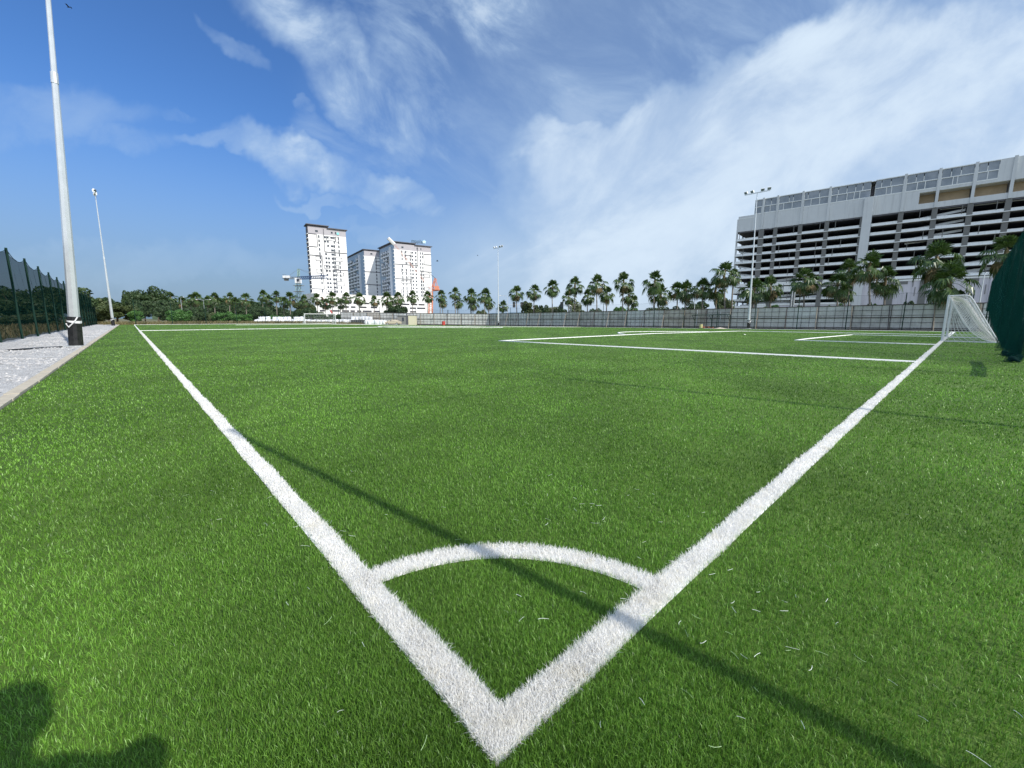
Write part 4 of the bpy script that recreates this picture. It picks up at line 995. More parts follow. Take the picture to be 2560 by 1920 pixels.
boom()

# ------------------------------------------------------------------ palms
def palm_crown(seed):
    rd = random.Random(seed); mb = MB(); n = 30
    for i in range(n):
        if i < 12: el = R(84 - 4.6 * i + rd.uniform(-5, 5)); L_ = rd.uniform(.75, 1.0); dr = .14; lift = 8; m = 0
        elif i < 22: el = R(24 - 5.5 * (i - 12) + rd.uniform(-8, 8)); L_ = rd.uniform(1.35, 1.75); dr = .42; lift = 42; m = 0
        else: el = R(-38 - 4 * (i - 22) + rd.uniform(-6, 6)); L_ = rd.uniform(.9, 1.35); dr = .35; lift = 26; m = 1 if rd.random() < .45 else 0
        az = i * 2.39996 + rd.uniform(-.3, .3); fr = i / n
        h = Vector((math.cos(az), math.sin(az), 0)); d = h * math.cos(el) + Vector((0, 0, math.sin(el)))
        p0 = Vector((0, 0, .05 - .85 * fr)); p1 = p0 + d * L_ * .5 + Vector((0, 0, .06)); p2 = p0 + d * L_ + Vector((0, 0, -.22 * L_ * math.cos(el)))
        mb.tube([p0, p1, p2], .024, 3, m)
        ef = el - R(lift) * math.cos(el); f = (h * math.cos(ef) + Vector((0, 0, math.sin(ef)))).normalized(); s = f.cross(Vector((0, 0, 1))) if abs(f.z) < .97 else h.cross(Vector((0, 0, 1)))
        s.normalize(); roll = rd.uniform(-.5, .5); u = s.cross(f).normalized(); s = (s * math.cos(roll) + u * math.sin(roll)).normalized(); u = s.cross(f).normalized(); rr = rd.uniform(1.0, 1.25); ns = 16
        for k in range(ns):
            a = R(-108 + 216 * k / (ns - 1)) + rd.uniform(-.04, .04); dd = f * math.cos(a) + s * math.sin(a)
            ll = rr * (1 - .18 * abs(a) / 2) * rd.uniform(.82, 1.06); w = .088; pr = dd.cross(u).normalized(); fold = u * .05 * (1 if k % 2 else -1)
            q0 = p2; q1 = p2 + dd * ll * .58 + u * .06; q2 = p2 + dd * ll + Vector((0, 0, -ll * dr)) - u * .05
            mb.add([q0, q1 + pr * w + fold, q1 - pr * w - fold, q2 + pr * .014, q2 - pr * .014], [(0, 1, 2), (1, 3, 4, 2)], m)
    # skirt fibres and fruit stalks under the heart
    mb.tube([(0, 0, -1.5), (0, 0, -.9), (0, 0, -.1), (0, 0, .25)], [.13, .20, .19, .05], 7, 1)
    me = bpy.data.meshes.new('crown'); me.from_pydata(mb.v, [], mb.f); me.materials.append(M_palm); me.materials.append(M_palmdry)
    me.polygons.foreach_set('material_index', mb.m); return me
CROWNS = [palm_crown(s) for s in (1, 2, 3, 4, 5)]
def trunk_mesh(seed):
    rd = random.Random(seed); mb = MB(); n = 14
    mb.tube([(.10 * math.sin(i * .4 + seed), .08 * math.sin(i * .33 + 2 * seed), i / n) for i in range(n + 1)], [.155 - .065 * (i / n) ** .6 + .008 * (i % 2) for i in range(n + 1)], 8)
    me = bpy.data.meshes.new('trunk'); me.from_pydata(mb.v, [], mb.f); me.materials.append(M_trunk); me.polygons.foreach_set('use_smooth', [True] * len(mb.f)); return me
TRUNKS = [trunk_mesh(s) for s in range(3)]
def palm_Y(px):
    r_ = (px - 1280) / FPX / math.cos(PITCH); g = 80.; # where the sight line meets the palm row g = 80
    gp_, k = g - CG, r_
    # X/Y = r : X = GD0 g' + TD0 t', Y = GD1 g' + TD1 t'
    t_ = (GD[0] * gp_ - k * GD[1] * gp_) / (k * TD[1] - TD[0]); return GD[1] * gp_ + TD[1] * t_
PALMS = [  # trunk px, crown centre px, crown top py, back-row shift, size, words
 (2343, 2350, 595, 0, 1.18, 'tallest fan palm of the row, standing left above the near goal'), (2381, 2383, 650, -1, 1.1, 'lower fan palm leaning against the tallest one above the near goal'),
 (2368, 2362, 694, 2, .95, 'short fan palm tucked under the tallest pair above the near goal'),
 (2533, 2525, 578, 0, 1.15, 'fan palm half hidden by the green ball-stop net at the right edge'), (2176, 2180, 624, 0, 1.0, 'tall fan palm in front of the broad pilaster of the car park'),
 (2214, 2219, 662, 1, 1.0, 'round-headed fan palm just right of the broad pilaster'), (2124, 2126, 643, 2, .95, 'fan palm just left of the broad pilaster, its trunk hidden by a lower crown'),
 (2094, 2099, 676, 0, .9, 'low yellowing fan palm at the left foot of the broad pilaster'), (2118, 2114, 704, 3, .7, 'smallest fan palm beneath the crowns left of the broad pilaster'),
 (2010, 2016, 663, 0, 1.0, 'spreading fan palm beside the curved street lamp before the car park'), (1927, 1929, 687, 1, .9, 'fan palm with a bush at its foot, before the car park'),
 (1884, 1889, 690, 0, .95, 'fan palm directly right of the floodlight mast at the car park'), (1812, 1815, 650, 0, 1.0, 'high dense fan palm at the left edge of the car park'),
 (1791, 1793, 688, 1, 1.0, 'full fan palm close left of the high one at the car park edge'), (1830, 1836, 668, 3, .8, 'narrow fan palm overlapping the very corner of the car park'),
 (1757, 1759, 690, 0, .9, 'slim fan palm one gap left of the car park edge group'), (1716, 1717, 699, 0, .95, 'right one of two joined fan palms above the dugout'),
 (1696, 1695, 700, 1, .85, 'left one of two joined fan palms above the dugout'), (1633, 1639, 672, 0, 1.1, 'big fan palm rising in front of a bushy brownish one, left of the dugout'),
 (1645, 1651, 705, 2, 1.15, 'bushy brownish fan palm behind the big one left of the dugout'), (1557, 1560, 677, 0, 1.0, 'tall fan palm above the bright shrub behind the hoarding'),
 (1573, 1573, 716, 2, .85, 'short fan palm beside the tall one over the bright shrub'), (1583, 1586, 738, 4, .6, 'tiny fan palm at the right foot of the pair over the bright shrub'),
 (1518, 1518, 713, 2, .85, 'short open-crowned fan palm midway between two tall ones'), (1491, 1494, 682, 0, 1.0, 'tall fan palm second to the right of the traffic signals'),
 (1469, 1470, 720, 2, .85, 'short fan palm between two tall ones right of the traffic signals'), (1438, 1438, 689, 0, 1.0, 'tall fan palm directly right of the traffic signals'),
 (1421, 1422, 723, 2, .85, 'short pale fan palm right beside the signal head'), (1381, 1382, 695, 0, 1.0, 'tall fan palm directly left of the signal head over the pale bush'),
 (1335, 1336, 707, 0, 1.0, 'fan palm over the big round bush behind the hoarding'), (1291, 1292, 711, 0, 1.0, 'fan palm at the signal gantry right of the middle floodlight mast'),
 (1257, 1258, 748, 1, .85, 'small low fan palm just right of the middle floodlight mast'), (1211, 1213, 718, 0, 1.0, 'tall one of the pair just left of the middle floodlight mast'),
 (1221, 1222, 738, 2, .9, 'low one of the pair just left of the middle floodlight mast'), (1178, 1178, 718, 0, 1.05, 'leafy fan palm second left of the middle floodlight mast'),
 (1184, 1182, 741, 3, .9, 'low fan palm under the leafy one left of the middle mast'), (1137, 1138, 716, 0, .95, 'tall slim fan palm third left of the middle floodlight mast'),
 (1145, 1144, 737, 2, .95, 'low fan palm under the tall slim one left of the middle mast'), (1099, 1103, 722, 0, 1.05, 'dense fan palm just right of the orange crane'),
 (1107, 1106, 742, 3, .9, 'low fan palm under the dense one right of the orange crane'), (1069, 1069, 725, 0, 1.0, 'fan palm at the right edge of the right-hand white tower'),
 (1032, 1031, 724, 0, 1.05, 'fan palm in the middle of the right-hand white tower front'), (998, 995, 727, 0, .95, 'fan palm above the dark round tree near the cabin'),
 (966, 967, 727, 0, 1.05, 'broad fan palm left of the dark round tree near the cabin'), (936, 935, 737, 0, .9, 'small fan palm above the right pile of bags'),
 (897, 897, 729, 0, 1.05, 'full fan palm above the dark container among the bags'), (865, 865, 728, 0, .9, 'slim fan palm above the right post of the distant goal'),
 (851, 851, 745, 2, .85, 'low fan palm beside the slim one above the distant goal'), (830, 830, 727, 0, 1.0, 'fan palm above the right half of the distant goal'),
 (815, 814, 744, 2, .9, 'low brownish fan palm above the distant goal'), (797, 791, 731, 0, .9, 'leaning fan palm at the left foot of the lone white tower'),
 (759, 760, 735, 0, .95, 'fan palm growing out of the bushy tree left of the lone white tower'), (727, 723, 726, 0, 1.0, 'fan palm left of the green crane, taller of two'),
 (710, 710, 740, 2, .9, 'fan palm left of the green crane, shorter of two'), (691, 690, 724, 0, 1.0, 'fan palm standing alone left of the pair by the green crane'),
 (657, 657, 722, 0, 1.0, 'fan palm above the round dark bush left of the bags'), (669, 671, 737, 2, .85, 'low fan palm beside the one over the round dark bush'),
 (615, 613, 729, 0, 1.1, 'full fan palm halfway along the dark belt of trees'), (588, 587, 740, 1, .85, 'small fan palm between the two full ones in the belt of trees'),
 (575, 573, 729, 0, .95, 'clear-stemmed fan palm in the belt of trees right of the street lamps'), (536, 535, 729, 0, .95, 'fan palm right beside the double street lamp in the belt of trees'),
 (520, 519, 737, 2, .9, 'low fan palm behind the double street lamp'), (488, 489, 727, 0, 1.1, 'dense fan palm between the two street lamps in the tree belt'),
 (477, 476, 733, 2, .85, 'thin fan palm left of the dense one in the tree belt'), (455, 454, 739, 1, .85, 'fan palm with a street lamp on its trunk in the tree belt'),
 (424, 424, 727, 0, .9, 'leftmost fan palm, right beside the biggest broad tree'),
]
rdp = random.Random(77)
for i, (tx, cx, ty, back, s, words) in enumerate(PALMS):
    Y = palm_Y(tx) if tx > 1095 else 150.
    Y = min(Y, 150.) + back * 2.2
    top = at(cx, ty, Y); s2 = s * (.99 if tx > 1095 else 1.02) * rdp.uniform(.93, 1.07); heart = top.z - 1.95 * s2; bx = at(tx, 800, Y); gz = max(-3, zxy(bx.x, Y)) - .1
    t = thing('fan_palm', (bx.x, Y, gz), words, 'palm tree', 'fan palms in the row beyond the hoarding')
    h = heart - gz; o = bpy.data.objects.new('trunk', TRUNKS[i % 3]); COL.objects.link(o); o.parent = t; o.scale = (1, 1, h + .1)
    o.rotation_euler = (0, math.atan2(top.x - bx.x, h), 0)
    o = bpy.data.objects.new('crown', CROWNS[i % 5]); COL.objects.link(o); o.parent = t; o.location = (top.x - bx.x, 0, h); o.rotation_euler = (rdp.uniform(-.16, .16), rdp.uniform(-.16, .16), rdp.uniform(0, 6.28)); o.scale = (s2 * rdp.uniform(.92, 1.08), s2, s2 * rdp.uniform(.95, 1.1))

# ------------------------------------------------------------------ broad trees and bushes
def leaf_crown(seed, m, nclump=26, per=190, leaf=.055, flat=.8):
    r_ = np.random.default_rng(seed); c = r_.normal(size=(nclump, 3)); c /= np.linalg.norm(c, axis=1)[:, None]
    c *= (r_.uniform(.25, .78, nclump))[:, None]; c[:, 2] = c[:, 2] * flat; cr = r_.uniform(.18, .34, nclump)
    idx = np.repeat(np.arange(nclump), per); n = len(idx); d = r_.normal(size=(n, 3)); d /= np.linalg.norm(d, axis=1)[:, None]
    p = c[idx] + d * (cr[idx] * r_.uniform(.55, 1.05, n) ** .5)[:, None] * np.array([1, 1, .75])
    nr = d + r_.normal(size=(n, 3)) * .7; nr /= np.linalg.norm(nr, axis=1)[:, None]
    a = np.cross(nr, r_.normal(size=(n, 3))); a /= np.linalg.norm(a, axis=1)[:, None]; b = np.cross(nr, a); s = leaf * r_.uniform(.6, 1.3, n)[:, None]
    V = np.stack([p - a * s, p + b * s * .6, p + a * s, p - b * s * .6], 1).reshape(-1, 3)
    return npmesh('crown', V, np.arange(n)[:, None] * 4 + np.array([0, 1, 2, 3]), np.zeros((0, 3), int), m)
CR = {k: [leaf_crown(10 * j + s, M_leafs[j], 30, 200, .06) for s in range(3)] for j, k in enumerate('doby')}
def limbs(seed):
    rd = random.Random(seed); mb = MB(); mb.tube([(0, 0, 0), (.02, .01, .3), (0, .03, .55), (.03, 0, .8)], [.045, .034, .022, .008], 7)
    for i in range(6):
        a = i * 1.05 + rd.random(); z = .28 + .05 * i; mb.tube([(0, 0, z), (math.cos(a) * .16, math.sin(a) * .16, z + .12), (math.cos(a) * .36, math.sin(a) * .36, z + .3)], [.02, .014, .005], 5)
    me = bpy.data.meshes.new('trunk'); me.from_pydata(mb.v, [], mb.f); me.materials.append(M_bark); return me
LIMB = [limbs(1), limbs(2)]
TREES = [ # px
 (-90, 690, 150, 830, 62, 'd', 'broad_tree', 'dark tree behind the left net fence, outermost toward the edge'),
 (22, 704, 110, 830, 62, 'd', 'broad_tree', 'dark tree with a pointed top seen through the first net panels'),
 (95, 713, 100, 828, 66, 'd', 'broad_tree', 'dark round tree seen through the middle net panels'),
 (160, 709, 110, 826, 74, 'd', 'broad_tree', 'dark tree seen through the net just left of the nearest mast'),
 (60, 775, 130, 836, 56, 'o', 'bush', 'olive undergrowth bush at the foot of the net fence trees'),
 # px centre, top py, width px, bottom py, range, kind, name, words
 (212, 716, 75, 800, 165, 'o', 'broad_tree', 'olive-green tree rising behind the end of the left net fence'),
 (262, 738, 60, 800, 170, 'd', 'broad_tree', 'low dark tree behind the distant left floodlight mast'),
 (285, 752, 95, 803, 130, 'o', 'broad_tree', 'wide olive bush right of the distant left floodlight mast'),
 (232, 757, 70, 804, 128, 'o', 'broad_tree', 'olive bush between the net fence end and the distant left mast'),
 (317, 719, 28, 800, 150, 'd', 'broad_tree', 'narrow upright tree on the left shoulder of the tree belt'),
 (340, 711, 55, 800, 148, 'd', 'broad_tree', 'tall double-headed tree beside the biggest broad tree'),
 (385, 713, 78, 805, 140, 'd', 'broad_tree', 'biggest broad tree in the left tree belt'),
 (355, 745, 60, 806, 134, 'd', 'broad_tree', 'dark round tree at the foot of the double-headed one'),
 (412, 757, 60, 806, 133, 'd', 'broad_tree', 'dark spreading tree at the right foot of the biggest one'),
 (335, 768, 36, 800, 126, 'b', 'bush', 'light green bush before the dark trees near the touch line end'),
 (447, 766, 62, 802, 126, 'b', 'bush', 'bright green spreading bush right of the biggest broad tree'),
 (498, 760, 42, 806, 128, 'd', 'bush', 'dark upright bush below the double street lamp'),
 (470, 752, 80, 800, 175, 'd', 'broad_tree', 'dark tree mass behind the bright spreading bush'),
 (530, 757, 70, 800, 175, 'd', 'broad_tree', 'dark tree mass behind the double street lamp'),
 (590, 752, 70, 800, 180, 'd', 'broad_tree', 'dark tree mass under the full palm in the tree belt'),
 (635, 758, 50, 800, 180, 'd', 'broad_tree', 'dark tree mass between the tree belt palms and the round bush'),
 (560, 773, 50, 803, 126, 'b', 'bush', 'bright bush right of the dark upright one'),
 (600, 777, 52, 803, 125, 'b', 'bush', 'yellow-green bush right of the clear-stemmed palm'),
 (532, 776, 30, 803, 127, 'o', 'bush', 'olive bush between the dark upright bush and the bright one'),
 (655, 761, 52, 806, 130, 'd', 'bush', 'round dark bush at the left end of the bags'),
 (690, 783, 60, 806, 126, 'b', 'bush', 'low bright bush behind the left part of the bags'),
 (728, 785, 40, 806, 128, 'd', 'bush', 'low dark bush behind the bags left of the distant goal'),
 (758, 742, 62, 800, 158, 'o', 'broad_tree', 'bushy olive tree at the left foot of the lone white tower'),
 (768, 762, 56, 805, 135, 'd', 'broad_tree', 'dark lower tree behind the left post of the distant goal'),
 (800, 779, 50, 803, 135, 'd', 'bush', 'low dark bush behind the distant goal'),
 (835, 783, 40, 803, 135, 'd', 'bush', 'low dark bush behind the right half of the distant goal'),
 (872, 783, 34, 806, 136, 'd', 'hedge', 'dark clipped hedge right of the distant goal'),
 (906, 784, 30, 806, 136, 'd', 'hedge', 'dark clipped hedge behind the dark container'),
 (990, 757, 54, 800, 150, 'd', 'broad_tree', 'dark round tree behind the cabin'),
 (1204, 768, 30, 800, 150, 'o', 'bush', 'clipped olive bush left of the middle floodlight mast'),
 (1324, 746, 50, 795, 118, 'o', 'broad_tree', 'big round bush behind the hoarding right of the middle mast'),
 (1358, 757, 32, 795, 122, 'd', 'bush', 'dark bush right of the big round one behind the hoarding'),
 (1381, 756, 36, 795, 130, 'y', 'bush', 'pale bush left of the traffic signals'),
 (1403, 759, 30, 795, 128, 'd', 'bush', 'dark bush at the traffic signals'),
 (1443, 752, 46, 795, 130, 'y', 'bush', 'pale bush right of the traffic signals'),
 (1487, 763, 44, 795, 140, 'd', 'bush', 'low dark bush two palms right of the traffic signals'),
 (1551, 755, 38, 795, 108, 'b', 'bush', 'bright shrub behind the hoarding under the tall palm'),
 (1583, 757, 30, 795, 112, 'b', 'bush', 'second bright shrub right of the tall palm'),
 (1640, 761, 84, 795, 170, 'd', 'broad_tree', 'long low dark tree crown behind the big palm left of the dugout'),
 (1695, 764, 50, 795, 170, 'd', 'broad_tree', 'low dark tree crown above the left end of the dugout'),
 (1742, 747, 58, 795, 150, 'd', 'broad_tree', 'dark domed tree above the right end of the dugout'),
 (1812, 732, 46, 795, 150, 'o', 'broad_tree', 'feathery grey-green tree at the left corner of the car park'),
 (1928, 749, 40, 785, 76, 'b', 'shrub', 'shrub at the foot of the palm right of the mast'),
 (2003, 757, 24, 785, 74, 'd', 'shrub', 'small dark shrub at the foot of the spreading palm'),
 (2089, 746, 32, 785, 68, 'b', 'shrub', 'round shrub below the yellowing palm'),
 (2180, 742, 32, 785, 64, 'b', 'shrub', 'leafy shrub at the foot of the broad pilaster'),
 (2276, 744, 34, 785, 60, 'd', 'shrub', 'round shrub behind the hoarding left of the near goal'),
]
for i, (cx, ty, w, by, Y, k, nm, words) in enumerate(TREES):
    top = at(cx, ty, Y); bot = at(cx, by, Y); x0 = at(cx - w / 2, 780, Y).x; x1 = at(cx + w / 2, 780, Y).x; W_ = (x1 - x0) / 2 * 1.08
    gz = -1.0 if Y > 100 else zxy(top.x, Y) - .3
    H_ = top.z - gz; low = (nm in ('bush', 'hedge', 'shrub')) or H_ < 7; cz = H_ * (.50 if low else .56); rz = H_ - cz
    t = thing(nm, (top.x, Y, gz), words, 'tree' if nm == 'broad_tree' else ('hedge' if nm == 'hedge' else 'bush'))
    o = bpy.data.objects.new('trunk', LIMB[i % 2]); COL.objects.link(o); o.parent = t; o.scale = (W_ * 1.2, W_ * 1.2, H_ * .95)
    o = bpy.data.objects.new('crown', CR[k][i % 3]); COL.objects.link(o); o.parent = t; o.location = (0, 0, cz); o.scale = (W_ * 1.12, W_ * 1.1, rz * 1.22); o.rotation_euler = (0, 0, i * 1.7)

def hills():
    mb = MB(); rd = random.Random(6)
    def ridge(pts, Y, depth, m):
        vs = []; fs = []; n = len(pts); rows = 5
        for j in range(rows):
            for k, (px, py) in enumerate(pts):
                p = at(px, py, Y + depth * j / rows); h = (p.z + 4) * (1 - (j / rows) ** 2) if j else 0
                x = at(px, 790, Y + depth * j / rows).x; vs.append(Vector((x, Y + depth * j / rows, -4 + (p.z + 4) * (0, .75, 1, .8, .2)[j] * (1 if j != 2 else 1))))
        for j in range(rows - 1):
            for k in range(n - 1): a = j * n + k; fs.append((a, a + 1, a + n + 1, a + n))
        mb.add(vs, fs, m)
    def prof(ctrl, step, amp):
        out = []; x = ctrl[0][0]
        while x <= ctrl[-1][0]:
            for a, b in zip(ctrl[:-1], ctrl[1:]):
                if a[0] <= x <= b[0]: y = a[1] + (b[1] - a[1]) * (x - a[0]) / (b[0] - a[0]); break
            out.append((x, y + rd.uniform(-amp, amp))); x += step
        return out
    ridge(prof([(380, 765), (450, 757), (540, 748), (600, 752), (650, 760), (700, 772), (745, 786), (800, 792)], 3.5, 1.1), 420, 160, 0)
    ridge(prof([(-600, 780), (0, 776), (300, 782), (700, 790), (900, 791), (1250, 783), (1350, 777), (1420, 780), (1600, 783), (2600, 784), (3200, 784)], 14, 1.), 1700, 500, 1)
    o = mb.build('hills', [mat('wooded_hill', (.035, .065, .022), .9, noise=(.06, 1, (.075, .105, .04)), bump=(.3, 1)), mat('hazy_far_hill', (.10, .16, .20), .95)])  # the far ridge has distance haze mixed into its bluish colour
    setp(o, kind='structure')
hills()
def hillwood():
    r_ = np.random.default_rng(9); n = 6000
    px = r_.uniform(400, 745, n); base = np.interp(px, [380, 450, 540, 600, 650, 700, 745], [765, 757, 748, 752, 760, 772, 786]) + r_.uniform(-3, 26, n)
    V = np.zeros((n, 4, 3))
    for i in range(n):
        Y = 425 + r_.uniform(-8, 8); p = at(px[i], min(base[i], 792), Y); s = r_.uniform(.7, 1.6); a = r_.normal(size=3); a /= np.linalg.norm(a); b = np.cross(a, r_.normal(size=3)); b /= np.linalg.norm(b)
        V[i] = [p - Vector(a) * s, p + Vector(b) * s * .7, p + Vector(a) * s, p - Vector(b) * s * .7]
    o = bpy.data.objects.new('foliage', npmesh('foliage', V.reshape(-1, 3), np.arange(n)[:, None] * 4 + np.arange(4), np.zeros((0, 3), int), M_leafs[0])); COL.objects.link(o)
    setp(o, 'dark far wood covering the low hill behind the left palms', 'wood', kind='stuff')
hillwood()
def verge_tufts():
    r_ = np.random.default_rng(2); n = 16000; t = 111.6 + r_.random(n) ** 1.5 * 14; g = r_.uniform(-35, 48, n)
    t2 = r_.uniform(15, 112, 5000); g2 = r_.uniform(-16, -6.2, 5000); t = np.r_[t, t2]; g = np.r_[g, g2]; n = len(t)
    X = (t - CT) * TD[0] + (g - CG) * GD[0]; Y = (t - CT) * TD[1] + (g - CG) * GD[1]
    v, q, tt, a = blades(X, Y, r_.uniform(.25, .9, n), r_.uniform(.04, .12, n), np.clip(r_.normal(.5, .3, n), .05, 1.2), r_.random(n), np.full(n, -.05) - .0076 * np.maximum(g - 30, 0) * 3)
    m = blade_mat("dry_tufts", (.11, .12, .035), (.26, .21, .10), (.36, .29, .16), .8, .3, (.25, .7, 1.1))
    o = bpy.data.objects.new('tall_grass', npmesh('tall_grass', v, q, tt, m, a)); COL.objects.link(o); setp(o, 'dry brownish tall grass on the verge beyond the pitch', 'tall grass', kind='stuff')
verge_tufts()

# ------------------------------------------------------------------ bags, cabin, car, container
def bag_mesh(seed):
    rd = random.Random(seed); bm = bmesh.new(); bmesh.ops.create_cube(bm, size=1.); bmesh.ops.subdivide_edges(bm, edges=bm.edges[:], cuts=5, use_grid_fill=True)
    for v in bm.verts:
        x, y, z = v.co * 2; r_ = max(1e-3, (abs(x) ** 4 + abs(y) ** 4) ** .25); bul = 1 + .10 * (1 - z * z)
        k = min(1, 1 / max(r_, 1)) * bul; zz = z + .10 * math.sin(3 * x + seed) * math.cos(3 * y) * (z > .5)
        if z > .9: zz += .30 * max(0, .55 - math.hypot(x, y)) * (1 + rd.random())
        v.co = Vector((x * k + rd.uniform(-.05, .05), y * k + rd.uniform(-.05, .05), zz + rd.uniform(-.03, .03))) * .5; v.co.z += .5
    for f in bm.faces: f.smooth = True
    me = bpy.data.meshes.new('sack'); bm.to_mesh(me); bm.free(); me.materials.append(M_bag)
    mb = MB()
    for sx in (-1, 1):
        for sy in (-1, 1): mb.tube([(sx * .42, sy * .40, .9), (sx * .30, sy * .45, 1.13), (sx * .18, sy * .42, .95)], .02, 4)
    me2 = bpy.data.meshes.new('lifting_loops'); me2.from_pydata(mb.v, [], mb.f); me2.materials.append(M_bag); return me, me2
BAGS = [bag_mesh(s) for s in range(4)]
rb = random.Random(31)
def bag(px, base_py, Y, s, label, lift=0):
    p = at(px, base_py, Y); t = thing('bulk_bag', (p.x, Y, p.z + lift), label, 'bag', 'white bulk bags beyond the far goal', rz=rb.uniform(0, 6))
    a, b = rb.choice(BAGS)
    for me in (a, b): o = bpy.data.objects.new(me.name, me); COL.objects.link(o); o.parent = t; o.scale = (s, s, s * rb.uniform(.85, 1.05))
ORD = 'first second third fourth fifth sixth seventh eighth ninth tenth eleventh twelfth thirteenth fourteenth fifteenth'.split()
px, i = 642., 0
while px < 762:
    w = ORD[min(i, 14)]
    bag(px, 808.5, 117 + rb.uniform(-.8, .8), 1.05, f'white bulk bag, {w} in the front row counted from the round dark bush')
    bag(px + 3, 808.5, 119.2, 1.1, f'white bulk bag, {w} in the rear row counted from the round dark bush')
    if rb.random() < .9: bag(px + rb.uniform(1, 6), 808.5, 118.2, .95, f'white bulk bag lying on top of the {w} pair from the round dark bush', .88)
    px += 8.6; i += 1
px, i = 764., 0
while px < 880:
    bag(px, 809, 118 + rb.uniform(-.7, .7), 1.1, f'white bulk bag, {ORD[min(i, 14)]} of the single row behind the distant goal'); px += 8.9; i += 1
px, i = 884., 0
while px < 930:
    bag(px, 809, 119., 1.1, f'white bulk bag at the bottom of the {ORD[i]} stack behind the dark container'); bag(px, 809, 119., 1.0, f'white bulk bag on top of the {ORD[i]} stack behind the dark container', 1.0); px += 8.5; i += 1
px, i = 916., 0
while px < 966:
    bag(px, 811, 116. + rb.uniform(-.5, .5), 1.15, f'white bulk bag, {ORD[i]} from the dark container toward the beige car'); px += 9.; i += 1
def container():
    p = at(877, 811, 115.3); q = at(912, 811, 115.3); t = thing('container', p, 'dark grey open-topped container among the white bags', 'container'); L_ = q.x - p.x
    mb = MB(); mb.box(p + Vector((L_ / 2, 1, .62)), (L_, 1.9, 1.1)); mb.build('body', mat('charcoal_steel', (.07, .075, .085), .6), t)
    mb = MB()
    for z in (.08, 1.2): mb.box(p + Vector((L_ / 2, 1, z)), (L_ + .12, 2.05, .1))
    mb.build('rim', M_dcol, t)
    for i in range(7): mb = MB(); mb.box(p + Vector((L_ * (i + .5) / 7, .02, .62)), (.08, .07, 1.0)); mb.build('side_rib', M_dcol, t)
container()
def cabin():
    p = at(993, 812.5, 118); q = at(1020.5, 812.5, 118); r_ = at(1037.5, 812.5, 118); t = thing('site_cabin', p, 'grey site cabin with a cream end beside the beige car', 'cabin')
    w1 = q.x - p.x; w2 = r_.x - q.x
    mb = MB(); mb.box(p + Vector((w1 / 2, 1.3, 1.25)), (w1 - .1, 2.4, 2.5)); mb.build('grey_wall', M_cabgrey, t)
    mb = MB(); mb.box(p + Vector((w1 + w2 / 2 + .05, 1.2, 1.3)), (w2 - .1, 2.6, 2.6)); mb.build('cream_wall', M_cream, t)
    mb = MB(); mb.box(p + Vector((w1 - .25, .05, 1.2)), (.5, .12, 2.3)); mb.build('door', M_trim, t)
    mb = MB(); mb.box(p + Vector((w1 * .55, .06, 1.6)), (.5, .1, 1.0)); mb.build('window', M_win, t)
    mb = MB(); mb.box(p + Vector(((w1 + w2) / 2, 1.25, 2.66)), (w1 + w2 + .2, 2.8, .12)); mb.build('roof', M_dcol, t)
cabin()
def car():
    p = at(983, 812.5, 116); t = thing('parked_car', p, 'beige estate car parked beside the grey cabin', 'car')
    prof = [(-2.1, .35), (-2.15, .75), (-1.95, .95), (-1.2, 1.02), (-.6, 1.42), (.9, 1.46), (1.7, 1.05), (2.1, .95), (2.15, .4)]; mb = MB(); n = len(prof)
    for (sc, yo) in ((1, 0),): vs = [p + Vector((a, yo - .85 + (.12 if z > 1.1 else 0), z)) for a, z in prof] + [p + Vector((a, .85 - (.12 if z > 1.1 else 0), z)) for a, z in prof]
    mb.add(vs, [tuple(range(n)), tuple(range(2 * n - 1, n - 1, -1))] + [(i, i + n, (i + 1) % n + n, (i + 1) % n) for i in range(n)]); mb.build('body', M_beigecar, t)
    for (a, b) in ((-.95, -.1), (0, .95)):
        mb = MB(); mb.add([p + Vector((a + .25 * (a < -.5), -.845, 1.06)), p + Vector((b, -.845, 1.06)), p + Vector((b, -.745, 1.38)), p + Vector((a + .5 * (a < -.5), -.745, 1.38))] + [p + Vector((a + .25 * (a < -.5), -.8, 1.06)), p + Vector((b, -.8, 1.06)), p + Vector((b, -.70, 1.38)), p + Vector((a + .5 * (a < -.5), -.70, 1.38))],
                          [(0, 1, 2, 3), (7, 6, 5, 4), (0, 4, 5, 1), (1, 5, 6, 2), (2, 6, 7, 3), (3, 7, 4, 0)]); mb.build('window', M_win, t)
    for x in (-1.35, 1.3):
        for y in (-.8, .8):
            mb = MB(); mb.tube([p + Vector((x, y - .1, .33)), p + Vector((x, y + .1, .33))], .33, 14); w = mb.build('wheel', M_tyre, t)
            mb = MB(); mb.tube([p + Vector((x, y - .115, .33)), p + Vector((x, y + .115, .33))], .18, 10); mb.build('hub', M_galv, w)
    mb = MB(); mb.box(p + Vector((-2.16, -.6, .75)), (.06, .25, .14)); mb.build('headlight', M_pwhite, t)
car()

